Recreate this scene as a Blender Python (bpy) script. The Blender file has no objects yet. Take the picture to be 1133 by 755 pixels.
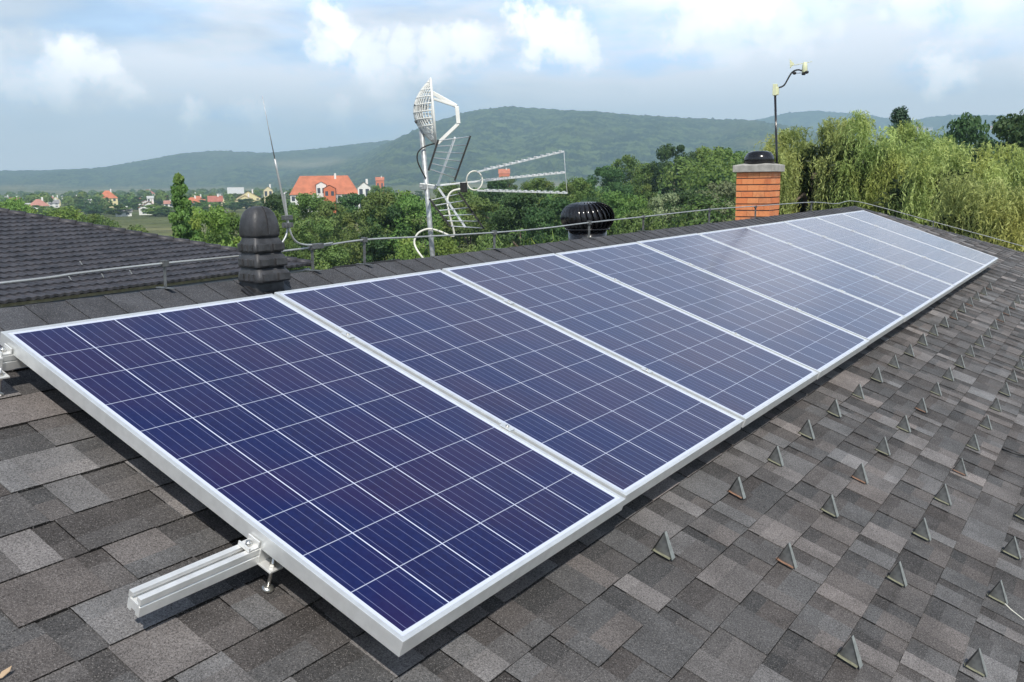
import bpy, bmesh, math, random
import numpy as np
from mathutils import Vector, Matrix
random.seed(7); rng = np.random.default_rng(11)
sc = bpy.context.scene; COL = sc.collection
rad = math.radians

# ------------------------------------------------------------------ camera
CAM = np.array([-1.28289945, -2.6277183, 0.39657257])
RC = np.array([[0.55913657, -0.15168231, 0.81508206],
               [-0.82896174, -0.08599156, 0.5526553],
               [-0.01373786, -0.98468164, -0.17381986]])      # columns: image right, image down, forward
F = 1001.0                                                     # focal length in photo pixels (1133 wide)
cd = bpy.data.cameras.new('camera'); cam = bpy.data.objects.new('camera', cd); COL.objects.link(cam)
cd.sensor_width = 36; cd.lens = F/1133*36; cd.clip_start = .05; cd.clip_end = 30000
M4 = Matrix.Identity(4)
for i in range(3):
    M4[i][0] = RC[i, 0]; M4[i][1] = -RC[i, 1]; M4[i][2] = -RC[i, 2]; M4[i][3] = CAM[i]
cam.matrix_world = M4; sc.camera = cam

def ray(x, y): return RC @ np.array([(x-566.5)/F, (y-377.5)/F, 1.0])
def at(x, y, D):
    d = ray(x, y); return CAM + d*D/math.hypot(d[0], d[1])
def atY(x, y, Y):
    d = ray(x, y); return CAM + d*(Y-CAM[1])/d[1]
def atZ(x, y, Z):
    d = ray(x, y); return CAM + d*(Z-CAM[2])/d[2]
def azel(x, y):
    d = ray(x, y); return math.atan2(d[1], d[0]), d[2]/math.hypot(d[0], d[1])

# ------------------------------------------------------------------ sun
L = Vector((0.484, 0.448, -0.752)).normalized()
sd = bpy.data.lights.new('sun', 'SUN'); sd.energy = 4.7; sd.angle = rad(.55); sd.color = (1, .955, .88)
sun = bpy.data.objects.new('sun', sd); COL.objects.link(sun)
sun.rotation_euler = L.to_track_quat('-Z', 'Y').to_euler(); sun.location = (-5, -5, 12)
SUN_EL = math.asin(-L.z); SUN_AZ = math.atan2(-L.y, -L.x)

# ------------------------------------------------------------------ world: daylight sky and clouds
world = bpy.data.worlds.new('World'); sc.world = world; world.use_nodes = True
nt = world.node_tree; N = nt.nodes; LK = nt.links; N.clear()
def nd(t, tree=None, **kw):
    n = (tree or nt).nodes.new(t)
    for k, v in kw.items(): setattr(n, k, v)
    return n
STR = .10
sky = nd('ShaderNodeTexSky', sky_type='NISHITA', sun_disc=False, sun_elevation=SUN_EL, sun_rotation=math.pi/2-SUN_AZ,
         altitude=300, air_density=1.0, dust_density=1.2, ozone_density=1.6)
tc = nd('ShaderNodeTexCoord')
def vmath(op, a, b=None, s=None):
    n = nd('ShaderNodeVectorMath', operation=op)
    if isinstance(a, tuple): n.inputs[0].default_value = a
    else: LK.new(a, n.inputs[0])
    if b is not None:
        if isinstance(b, tuple): n.inputs[1].default_value = b
        else: LK.new(b, n.inputs[1])
    if s is not None: n.inputs['Scale'].default_value = s
    return n
def mth(op, a, b=None, clamp=False, c=None):
    n = nd('ShaderNodeMath', operation=op, use_clamp=clamp)
    for i, q in enumerate((a, b, c)):
        if q is None: continue
        if isinstance(q, (int, float)): n.inputs[i].default_value = q
        else: LK.new(q, n.inputs[i])
    return n.outputs[0]
def mrange(v, a, b, c=0., d=1., it='SMOOTHSTEP'):
    n = nd('ShaderNodeMapRange', interpolation_type=it); LK.new(v, n.inputs[0])
    for i, q in enumerate((a, b, c, d)): n.inputs[i+1].default_value = q
    return n.outputs[0]
G = tc.outputs['Generated']
def noise(vec, scale, detail=6, rough=.55, dist=0):
    n = nd('ShaderNodeTexNoise'); LK.new(vec, n.inputs['Vector']); n.inputs['Scale'].default_value = scale
    n.inputs['Detail'].default_value = detail; n.inputs['Roughness'].default_value = rough; n.inputs['Distortion'].default_value = dist
    return n
nz = noise(G, 17, 7, .62)
off = vmath('SCALE', vmath('SUBTRACT', nz.outputs['Color'], (.5, .5, .5)).outputs[0], s=.085)
nz2 = noise(G, 70, 4, .6)
off2 = vmath('SCALE', vmath('SUBTRACT', nz2.outputs['Color'], (.5, .5, .5)).outputs[0], s=.028)
GD = vmath('ADD', vmath('ADD', G, off.outputs[0]).outputs[0], off2.outputs[0]).outputs[0]
# cumulus lobes: image position, radius (px), density
LOBES = [(62, 84, 30, .9), (88, 72, 26, 1), (112, 82, 24, .9), (30, 94, 18, .6), (130, 96, 22, .5),
         (368, 22, 20, 1), (382, 42, 24, 1), (360, 58, 22, .8), (408, 62, 26, .8), (446, 60, 26, .8), (486, 62, 26, .85), (520, 56, 24, .9), (420, 84, 24, .5),
         (566, 22, 16, .8), (598, 36, 27, 1), (628, 44, 27, 1), (652, 56, 18, .7), (586, 54, 22, .8),
         (790, 14, 40, .85), (836, 12, 36, .9), (758, 38, 26, .7), (868, 30, 34, .7), (800, 44, 34, .55), (905, 10, 30, .5),
         (1050, 76, 26, .75), (1030, 72, 16, .5), (216, 126, 22, .75), (200, 134, 12, .5), (282, 124, 20, .5), (378, 128, 16, .45), (430, 130, 18, .4),
         (1090, 8, 40, .55), (1010, 10, 26, .5), (1140, 30, 40, .4), (-40, 60, 40, .6), (-130, 90, 60, .8), (1240, 60, 70, .8),
         (1350, 20, 80, .8), (-250, 40, 80, .8), (700, -60, 80, .5), (1000, -120, 80, .5)]
acc = None
for (x, y, r, a) in LOBES:
    d = ray(x, y); d = d/np.linalg.norm(d)
    dn = vmath('DISTANCE', GD, tuple(d)).outputs['Value']
    m = mrange(dn, r/F*1.28, r/F*.32, 0, a)
    acc = m if acc is None else mth('MAXIMUM', acc, m)
cum = acc
# high thin veil, stretched along the horizon, thicker low in the sky
mp = nd('ShaderNodeMapping'); LK.new(G, mp.inputs['Vector']); mp.inputs['Scale'].default_value = (1, 1, 3.6)
mp.inputs['Location'].default_value = (2.1, .7, 0)
veil_n = noise(mp.outputs[0], 3.4, 7, .56, .25).outputs['Fac']
sep = nd('ShaderNodeSeparateXYZ'); LK.new(G, sep.inputs[0])
lowness = mrange(sep.outputs['Z'], .36, .02, 0, 1)
veil = mth('MULTIPLY_ADD', lowness, .40, c=mth('SUBTRACT', veil_n, .10))
veil = mrange(veil, .44, .80, .42, .92)
thin = mrange(sep.outputs['Z'], .34, .72, 1, .10)      # the zenith is clearer than the lower sky
veil = mth('MULTIPLY', veil, thin); cum = mth('MULTIPLY', cum, thin)
shade_n = noise(GD, 9, 5, .5).outputs['Fac']
cumcol = nd('ShaderNodeMix', data_type='RGBA'); LK.new(mrange(shade_n, .42, .70), cumcol.inputs['Factor'])
k = 1/STR
cumcol.inputs['A'].default_value = (2.25*k, 2.2*k, 2.25*k, 1); cumcol.inputs['B'].default_value = (2.9*k, 2.75*k, 2.66*k, 1)
veilcol = nd('ShaderNodeMix', data_type='RGBA'); LK.new(mrange(mth('MULTIPLY_ADD', mrange(sep.outputs['Z'], .20, .0, 0, 1), .22, c=noise(mp.outputs[0], 6, 5, .5).outputs['Fac']), .38, .62), veilcol.inputs['Factor'])
veilcol.inputs['A'].default_value = (1.14*k, 1.52*k, 2.16*k, 1); veilcol.inputs['B'].default_value = (1.82*k, 1.80*k, 1.90*k, 1)
m1 = nd('ShaderNodeMix', data_type='RGBA'); LK.new(veil, m1.inputs['Factor']); LK.new(sky.outputs[0], m1.inputs['A']); LK.new(veilcol.outputs['Result'], m1.inputs['B'])
m2 = nd('ShaderNodeMix', data_type='RGBA'); LK.new(cum, m2.inputs['Factor']); LK.new(m1.outputs['Result'], m2.inputs['A']); LK.new(cumcol.outputs['Result'], m2.inputs['B'])
bg = nd('ShaderNodeBackground'); bg.inputs['Strength'].default_value = STR; LK.new(m2.outputs['Result'], bg.inputs['Color'])
wo = nd('ShaderNodeOutputWorld'); LK.new(bg.outputs[0], wo.inputs['Surface'])
world.cycles.sampling_method = 'MANUAL'; world.cycles.sample_map_resolution = 1024

sc.view_settings.view_transform = 'Standard'; sc.view_settings.look = 'None'
sc.view_settings.exposure = 0.0; sc.view_settings.gamma = 1
sc.cycles.use_denoising = True
sc.cycles.max_bounces = 6; sc.cycles.diffuse_bounces = 2; sc.cycles.transparent_max_bounces = 4; sc.cycles.volume_bounces = 0

# ------------------------------------------------------------------ helpers
class NT:
    """small wrapper for building a material"""
    def __init__(s, name):
        s.m = bpy.data.materials.new(name); s.m.use_nodes = True; s.t = s.m.node_tree
        s.b = s.t.nodes['Principled BSDF']; s.out = s.t.nodes['Material Output']
    def n(s, t, **kw):
        q = s.t.nodes.new(t)
        for k_, v in kw.items(): setattr(q, k_, v)
        return q
    def set(s, sock, v):
        if hasattr(v, 'is_output') or isinstance(v, bpy.types.NodeSocket): s.t.links.new(v, sock)
        elif isinstance(v, (tuple, list)) and len(v) == 3 and sock.type == 'RGBA': sock.default_value = (*v, 1)
        else: sock.default_value = v
    def math(s, op, a, b=0., c=0., clamp=False):
        q = s.n('ShaderNodeMath', operation=op, use_clamp=clamp)
        s.set(q.inputs[0], a); s.set(q.inputs[1], b); s.set(q.inputs[2], c); return q.outputs[0]
    def mr(s, v, a, b, c=0., d=1., it='SMOOTHSTEP'):
        q = s.n('ShaderNodeMapRange', interpolation_type=it)
        for i_, z in enumerate((v, a, b, c, d)): s.set(q.inputs[i_], z)
        return q.outputs[0]
    def mix(s, f, a, b):
        q = s.n('ShaderNodeMix', data_type='RGBA'); s.set(q.inputs['Factor'], f); s.set(q.inputs['A'], a); s.set(q.inputs['B'], b)
        return q.outputs['Result']
    def noise(s, vec, scale, detail=3, rough=.55, out='Fac'):
        q = s.n('ShaderNodeTexNoise'); s.set(q.inputs['Vector'], vec); q.inputs['Scale'].default_value = scale
        q.inputs['Detail'].default_value = detail; q.inputs['Roughness'].default_value = rough; return q.outputs[out]
    def coord(s, o='Object'): return s.n('ShaderNodeTexCoord').outputs[o]
    def geo(s, o='Position'): return s.n('ShaderNodeNewGeometry').outputs[o]
    def bump(s, h, strength=.5, dist=.01):
        q = s.n('ShaderNodeBump'); q.inputs['Strength'].default_value = strength; q.inputs['Distance'].default_value = dist
        s.set(q.inputs['Height'], h); s.set(s.b.inputs['Normal'], q.outputs[0]); return q.outputs[0]
    def P(s, **kw):
        for k_, v in kw.items(): s.set(s.b.inputs[k_.replace('_', ' ')], v)

def simple(name, col, rough=.6, metal=0., var=.15, scale=8., bump=0., bscale=60., spec=.5):
    q = NT(name); c = q.coord()
    nz_ = q.noise(c, scale, 4)
    lo = tuple(x*(1-var) for x in col); hi = tuple(min(1, x*(1+var)) for x in col)
    q.P(Base_Color=q.mix(q.mr(nz_, .3, .7), lo, hi), Roughness=rough, Metallic=metal)
    q.b.inputs['Specular IOR Level'].default_value = spec
    if bump: q.bump(q.noise(c, bscale, 3), bump, .004)
    return q.m

class MB:
    def __init__(s): s.v = []; s.f = []; s.mi = []; s.sm = []
    def add(s, vs, fs, mi=0, sm=False):
        o = len(s.v); s.v += [tuple(map(float, p)) for p in vs]
        for f in fs: s.f.append(tuple(i+o for i in f)); s.mi.append(mi); s.sm.append(sm)
        return s
    def box(s, a, b, mi=0):
        (x0, y0, z0), (x1, y1, z1) = a, b
        vs = [(x0, y0, z0), (x1, y0, z0), (x1, y1, z0), (x0, y1, z0), (x0, y0, z1), (x1, y0, z1), (x1, y1, z1), (x0, y1, z1)]
        return s.add(vs, [(0, 3, 2, 1), (4, 5, 6, 7), (0, 1, 5, 4), (1, 2, 6, 5), (2, 3, 7, 6), (3, 0, 4, 7)], mi)
    def bar(s, p, q, w, h, up=(0, 0, 1), mi=0):
        p = Vector(p); q = Vector(q); d = (q-p).normalized(); up = Vector(up); x = d.cross(up)
        if x.length < 1e-4: x = d.cross(Vector((1, 0, 0)))
        x.normalize(); z = x.cross(d)
        vs = []
        for e in (p, q):
            for (a, b) in ((-1, -1), (1, -1), (1, 1), (-1, 1)): vs.append(e+x*a*w/2+z*b*h/2)
        return s.add(vs, [(3, 2, 1, 0), (4, 5, 6, 7), (0, 1, 5, 4), (1, 2, 6, 5), (2, 3, 7, 6), (3, 0, 4, 7)], mi)
    def tube(s, pts, r, n=8, mi=0, sm=True, cap=True):
        pts = [Vector(p) for p in pts]; rs = r if isinstance(r, (list, tuple)) else [r]*len(pts)
        vs = []; ref = None
        for i_, p in enumerate(pts):
            d = (pts[min(i_+1, len(pts)-1)]-pts[max(i_-1, 0)]).normalized()
            if ref is None:
                ref = d.orthogonal().normalized()
            ref = (ref-d*ref.dot(d)).normalized(); b = d.cross(ref)
            for k_ in range(n):
                a = 2*math.pi*k_/n; vs.append(p+(ref*math.cos(a)+b*math.sin(a))*rs[i_])
        fs = []
        for i_ in range(len(pts)-1):
            for k_ in range(n):
                fs.append((i_*n+k_, i_*n+(k_+1) % n, (i_+1)*n+(k_+1) % n, (i_+1)*n+k_))
        s.add(vs, fs, mi, sm)
        if cap:
            o = len(s.v)-len(vs)
            s.f.append(tuple(o+k_ for k_ in reversed(range(n)))); s.mi.append(mi); s.sm.append(False)
            s.f.append(tuple(o+(len(pts)-1)*n+k_ for k_ in range(n))); s.mi.append(mi); s.sm.append(False)
        return s
    def loft(s, rings, mi=0, sm=True, cap=True):
        n = len(rings[0]); vs = [p for r_ in rings for p in r_]; fs = []
        for i_ in range(len(rings)-1):
            for k_ in range(n): fs.append((i_*n+k_, i_*n+(k_+1) % n, (i_+1)*n+(k_+1) % n, (i_+1)*n+k_))
        if cap: fs += [tuple(reversed(range(n))), tuple((len(rings)-1)*n+k_ for k_ in range(n))]
        return s.add(vs, fs, mi, sm)
    def lathe(s, prof, c=(0, 0, 0), n=24, mi=0, sm=True, cap=True):
        return s.loft([[(c[0]+r*math.cos(2*math.pi*k_/n), c[1]+r*math.sin(2*math.pi*k_/n), c[2]+z) for k_ in range(n)] for r, z in prof], mi, sm, cap)
    def obj(s, name, mats, parent=None, bevel=0., auto=True):
        me = bpy.data.meshes.new(name); me.from_pydata(s.v, [], s.f)
        for m in (mats if isinstance(mats, (list, tuple)) else [mats]): me.materials.append(m)
        me.polygons.foreach_set('material_index', s.mi); me.polygons.foreach_set('use_smooth', s.sm); me.update()
        o = bpy.data.objects.new(name, me); COL.objects.link(o)
        if parent: o.parent = parent
        if bevel:
            b = o.modifiers.new('bevel', 'BEVEL'); b.width = bevel; b.segments = 2; b.limit_method = 'ANGLE'; b.angle_limit = rad(40)
        return o
def tag(o, label=None, cat=None, group=None, kind=None):
    for k_, v in (('label', label), ('category', cat), ('group', group), ('kind', kind)):
        if v: o[k_] = v
    return o
def empty(name, loc=(0, 0, 0), rot=(0, 0, 0)):
    o = bpy.data.objects.new(name, None); COL.objects.link(o); o.location = loc; o.rotation_euler = rot; o.empty_display_size = .1
    return o
def kids(o, src): return [c for c in src if c.parent == o]
def copy_tree(o, parent=None):
    c = o.copy(); COL.objects.link(c); c.parent = parent
    for ch in list(o.children): copy_tree(ch, c)
    return c

# ------------------------------------------------------------------ materials
m_alu = simple('anodised aluminium', (.80, .81, .80), .38, .55, .05, 30)
m_alu_mill = simple('mill aluminium', (.82, .82, .80), .42, .45, .08, 20)
m_steel = simple('stainless steel', (.62, .61, .58), .3, .9, .1, 20)
m_galv = simple('galvanised steel', (.44, .455, .45), .5, .55, .22, 40)
m_galvl = simple('bright galvanised steel', (.28, .30, .29), .6, .2, .2, 40)
m_galv_dark = simple('weathered dark steel', (.15, .155, .155), .55, .5, .3, 40)
m_wire = simple('aluminium wire', (.50, .51, .50), .45, .5, .12, 12)
m_black = simple('black plastic', (.028, .028, .031), .36, 0, .35, 25, .25, 90)
m_vent = simple('dusty black plastic', (.045, .045, .048), .5, 0, .35, 18, .35, 90)
m_blackgloss = simple('black painted metal', (.014, .014, .016), .16, .0, .3, 10)
m_blackmatt = simple('black rubber', (.02, .02, .02), .6)
m_white = simple('white painted metal', (.80, .80, .75), .4, 0, .06, 10)
m_cream = simple('cream plastic', (.72, .74, .48), .5, 0, .08, 20)
m_cable = simple('white cable sheath', (.70, .69, .60), .5)
m_rust = simple('rusty steel strap', (.26, .15, .10), .75, .2, .4, 60)
m_moss = simple('greenish galvanised strap', (.24, .24, .17), .7, .3, .3, 60)
m_conc = simple('chimney cap concrete', (.38, .365, .33), .85, 0, .18, 14, .4, 60)
m_flash = simple('grey sheet metal', (.20, .21, .225), .45, .4, .15, 12)

def mat_shingle():
    q = NT('asphalt shingle'); c = q.coord()
    at_ = q.n('ShaderNodeAttribute', attribute_name='tone').outputs['Color']
    g1 = q.noise(c, 210, 3, .8); g2 = q.noise(c, 620, 1, .6); blot = q.noise(c, 7, 4, .6); blot2 = q.noise(c, 1.3, 3)
    gran = q.math('ADD', q.math('MULTIPLY', g1, .6), q.math('MULTIPLY', g2, .4))
    k1 = q.mr(gran, .35, .65, .22, 1.85, 'LINEAR')
    k1 = q.math('MULTIPLY', k1, q.mr(blot, .3, .7, .82, 1.18)); k1 = q.math('MULTIPLY', k1, q.mr(blot2, .3, .7, .9, 1.1))
    vm = q.n('ShaderNodeVectorMath', operation='SCALE'); q.set(vm.inputs[0], at_); q.set(vm.inputs['Scale'], k1)
    spk = q.n('ShaderNodeTexWhiteNoise'); sc_ = q.n('ShaderNodeVectorMath', operation='SCALE'); q.set(sc_.inputs[0], c); sc_.inputs['Scale'].default_value = 520
    fl = q.n('ShaderNodeVectorMath', operation='FLOOR'); q.set(fl.inputs[0], sc_.outputs[0]); q.set(spk.inputs['Vector'], fl.outputs[0])
    light = q.mr(spk.outputs['Value'], .93, .97, 0, .55)
    q.P(Base_Color=q.mix(light, vm.outputs[0], (.30, .28, .265)), Roughness=.9)
    q.b.inputs['Specular IOR Level'].default_value = .25
    q.bump(gran, .7, .004); return q.m
m_shingle = mat_shingle()

def mat_cells():
    """polycrystalline module: 6 x 10 cells, five busbars a cell, under coated glass"""
    q = NT('solar cells under glass'); c = q.coord()
    s = q.n('ShaderNodeSeparateXYZ'); q.set(s.inputs[0], c); X = s.outputs['X']; Y = s.outputs['Y']
    mx, my = .0225, .0225; cw = (.992-2*mx)/6; ch = (PL-2*my)/10
    u = q.math('DIVIDE', q.math('SUBTRACT', X, mx), cw); v = q.math('DIVIDE', q.math('SUBTRACT', q.math('MULTIPLY', Y, -1.), my), ch)
    fu = q.math('FRACT', u); fv = q.math('FRACT', v)
    eu = q.math('MINIMUM', fu, q.math('SUBTRACT', 1., fu)); ev = q.math('MINIMUM', fv, q.math('SUBTRACT', 1., fv))
    gu = q.mr(eu, .009, .013, 1, 0, 'LINEAR'); gv = q.mr(ev, .0055, .010, .8, 0, 'LINEAR')
    out = q.math('ADD', q.math('ADD', q.math('LESS_THAN', u, 0.), q.math('GREATER_THAN', u, 6.)), q.math('ADD', q.math('LESS_THAN', v, 0.), q.math('GREATER_THAN', v, 10.)))
    gap = q.math('MAXIMUM', q.math('MAXIMUM', gu, q.math('MULTIPLY', gv, .85)), out, clamp=True)
    fb = q.math('FRACT', q.math('MULTIPLY', fu, 5.)); eb = q.math('ABSOLUTE', q.math('SUBTRACT', fb, .5))
    bus = q.mr(eb, .016, .030, .62, 0, 'LINEAR')
    cu = q.math('FLOOR', u); cv = q.math('FLOOR', v)
    cx = q.n('ShaderNodeCombineXYZ'); q.set(cx.inputs[0], cu); q.set(cx.inputs[1], cv)
    ri = q.n('ShaderNodeObjectInfo').outputs['Random']; q.set(cx.inputs[2], q.math('MULTIPLY', ri, 91.))
    wn = q.n('ShaderNodeTexWhiteNoise'); q.set(wn.inputs['Vector'], cx.outputs[0])
    vo = q.n('ShaderNodeTexVoronoi'); vo.inputs['Scale'].default_value = 95; q.set(vo.inputs['Vector'], c)
    sv = q.n('ShaderNodeSeparateColor'); q.set(sv.inputs[0], vo.outputs['Color'])
    a = q.mix(wn.outputs['Value'], (.002, .007, .072), (.006, .006, .056))
    a = q.mix(q.mr(sv.outputs[0], 0, 1, 0, .45, 'LINEAR'), a, (.007, .016, .10))
    big = q.noise(c, 2.2, 2); a = q.mix(q.mr(big, .4, .65, 0, .42), a, (.030, .010, .052))
    a = q.mix(bus, a, (.26, .28, .46)); a = q.mix(gap, a, (.62, .66, .80))
    dust = q.noise(c, 5, 5, .6); a = q.mix(q.mr(dust, .35, .8, .0, .014), a, (.4, .38, .34))
    q.P(Base_Color=a, Roughness=.45); q.b.inputs['Coat Weight'].default_value = 1.; q.b.inputs['Coat Roughness'].default_value = .13
    q.b.inputs['Sheen Weight'].default_value = .08; q.b.inputs['Sheen Roughness'].default_value = .35; q.b.inputs['Sheen Tint'].default_value = (.95, .82, .66, 1)
    q.b.inputs['Coat IOR'].default_value = 1.29; q.b.inputs['Specular IOR Level'].default_value = .15
    return q.m
PL = 1.562; PW = .992; PITCH = 1.012
m_cells = mat_cells()

# ------------------------------------------------------------------ roof frame: u along the ridge, v down the slope, h above the shingles
S = rad(19.459); CS, SN = math.cos(S), math.sin(S)
def RP(u, v, h=0.):
    y, z = -v, h-.15
    return Vector((u, y*CS-z*SN, y*SN+z*CS))
ROT = (S, 0, 0)
VR = -.42                       # ridge
UEND = 11.55; HIPK = .75        # end of the ridge and how far the hip runs out per metre of slope
RIDGE = RP(0, VR, 0); YR, ZR = RIDGE.y, RIDGE.z

# ================================================================== THE SETTING
SKYA = [(-400, 206), (250, 206), (300, 196), (350, 186), (400, 172), (440, 155), (480, 138), (520, 126), (560, 121), (600, 123), (650, 126), (700, 130), (760, 133.5), (830, 135), (880, 143), (940, 158), (1000, 172), (1133, 180), (1500, 190)]
SKYB = [(-500, 190), (0, 190), (60, 189), (110, 187), (150, 180), (200, 171), (240, 168), (300, 170.5), (350, 166), (400, 160), (450, 155), (520, 152), (620, 175), (760, 200), (1500, 200)]
SKYC = [(-500, 205), (600, 205), (700, 160), (760, 142), (830, 134.5), (870, 126), (900, 123.5), (940, 126), (980, 131), (1010, 134), (1030, 130), (1060, 128), (1133, 129), (1300, 124), (1500, 130)]
def prof(sk, D):
    a, h = [], []
    for (x, y) in sk:
        z, e = azel(x, y); a.append(z); h.append(CAM[2]+e*D)
    o = np.argsort(a); return np.array(a)[o], np.array(h)[o]
RID = [(2700., 1350., 1800., *prof(SKYA, 2700.)), (3500., 1500., 1300., *prof(SKYB, 3500.)), (4500., 1300., 700., *prof(SKYC, 4500.))]
def H(x, y):
    x = np.asarray(x, float); y = np.asarray(y, float)
    dx, dy = x-CAM[0], y-CAM[1]; r = np.hypot(dx, dy); az = np.arctan2(dy, dx)
    base = -8.5-3.5*np.clip(r/900, 0, 1)
    z = base.copy() if hasattr(base, 'copy') else base
    wob = 18*np.sin(az*31+r/400)+11*np.sin(az*67+r/231+1.3)
    for R, wi, wo_, A, HH in RID:
        h = np.interp(az, A, HH)
        t = np.where(r < R, np.clip((r-(R-wi))/wi, 0, 1), np.clip(1-(r-R)/wo_, .0, 1))
        t2 = np.where(r < R, np.sin(t*math.pi/2)**1.5, t*t*(3-2*t))
        gull = wob*np.clip(t*(1-t)*4, 0, 1)*np.where(r < R, 1, 0)*np.clip((h+10)/120, 0, 1)
        z = np.maximum(z, base+(h-base)*t2+gull*t2*(1-t2)*2.4)
    return z
def terrain():
    az = np.concatenate([np.arange(-14, 80, .13), np.arange(80, 346, 2.)]); az = np.radians(az); na = len(az)
    r = np.concatenate([[0, 6, 12, 20, 30, 45, 65, 90, 120, 160, 210, 270, 340, 420, 510, 620, 760, 930], np.arange(1100, 4000, 40), np.arange(4000, 5300, 90)])
    A, Rr = np.meshgrid(az, r[1:])
    x = CAM[0]+Rr*np.cos(A); y = CAM[1]+Rr*np.sin(A); z = H(x, y)
    nzz = rng.normal(0, 1, z.shape); z = z+nzz*np.where(Rr > 1300, 1.7, 0)*(z > -2)
    vs = [(CAM[0], CAM[1], -8.5)]+list(zip(x.ravel(), y.ravel(), z.ravel())); nr = len(r)-1
    fs = [(0, 1+k_, 1+(k_+1) % na) for k_ in range(na)]
    for i_ in range(nr-1):
        b = 1+i_*na
        fs += [(b+k_, b+na+k_, b+na+(k_+1) % na, b+(k_+1) % na) for k_ in range(na)]
    me = bpy.data.meshes.new('terrain'); me.from_pydata(vs, [], fs); me.update()
    for p in me.polygons: p.use_smooth = True
    # land use: 0 woodland, 1 open field
    P = np.array(vs); dx, dy = P[:, 0]-CAM[0], P[:, 1]-CAM[1]; rr = np.hypot(dx, dy); aa = np.arctan2(dy, dx)
    el = (P[:, 2]-CAM[2])/np.maximum(rr, 1)
    open_ = np.where((rr < 1500), .8, 0.)
    for (px, py, wx, wy) in [(335, 181, 42, 4.5), (360, 178, 25, 3), (120, 212, 90, 5), (60, 214, 60, 5), (250, 210, 50, 3), (30, 208, 40, 3), (835, 158, 22, 3)]:
        a0, e0 = azel(px, py); open_ = np.maximum(open_, (rr > 900)*np.clip(1.6-1.2*np.sqrt(((aa-a0)/(wx/F))**2+((el-e0)/(wy/F))**2), 0, 1))
    at_ = me.attributes.new('open', 'FLOAT', 'POINT'); at_.data.foreach_set('value', open_)
    q = NT('valley land'); pos = q.geo()
    f = q.noise(pos, .011, 6, .62); f2 = q.noise(pos, .075, 4, .7); f3 = q.noise(pos, .0028, 3, .5)
    wood = q.mix(q.mr(f, .35, .65), (.022, .048, .020), (.055, .085, .028)); f4 = q.noise(pos, .03, 4, .7); wood = q.mix(q.mr(f2, .40, .60, .0, .9), wood, (.006, .014, .008)); wood = q.mix(q.mr(f4, .45, .6, 0, .75), wood, (.15, .20, .06))
    wood = q.mix(q.mr(f3, .5, .68, 0, .55), wood, (.10, .11, .045))
    field = q.mix(q.mr(q.noise(pos, .006, 3), .4, .6), (.16, .17, .07), (.32, .28, .15)); field = q.mix(q.mr(f2, .3, .7, 0, .5), field, (.08, .11, .04))
    op = q.n('ShaderNodeAttribute', attribute_name='open').outputs['Fac']
    q.P(Base_Color=q.mix(q.math('MULTIPLY', op, q.mr(f, .25, .5, .55, 1)), wood, field), Roughness=.95); q.b.inputs['Specular IOR Level'].default_value = .1
    q.bump(f2, 1., 9.)
    me.materials.append(q.m)
    o = bpy.data.objects.new('terrain', me); COL.objects.link(o); tag(o, 'green valley floor rising to wooded hills on the horizon', 'terrain', kind='structure'); return o
terrain()
# valley air
hz = MB().box((-5320, -5320, -20), (5320, 5320, 420)).obj('haze', simple('air', (1, 1, 1)))
hm = bpy.data.materials.new('haze'); hm.use_nodes = True; hm.node_tree.nodes.clear()
pv = hm.node_tree.nodes.new('ShaderNodeVolumePrincipled'); pv.inputs['Color'].default_value = (.58, .85, 1.0, 1); pv.inputs['Density'].default_value = .00037
pv.inputs['Anisotropy'].default_value = .0
ho = hm.node_tree.nodes.new('ShaderNodeOutputMaterial'); hm.node_tree.links.new(pv.outputs[0], ho.inputs['Volume'])
hz.data.materials[0] = hm; tag(hz, 'pale blue summer haze filling the valley air', 'haze', kind='stuff')

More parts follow.
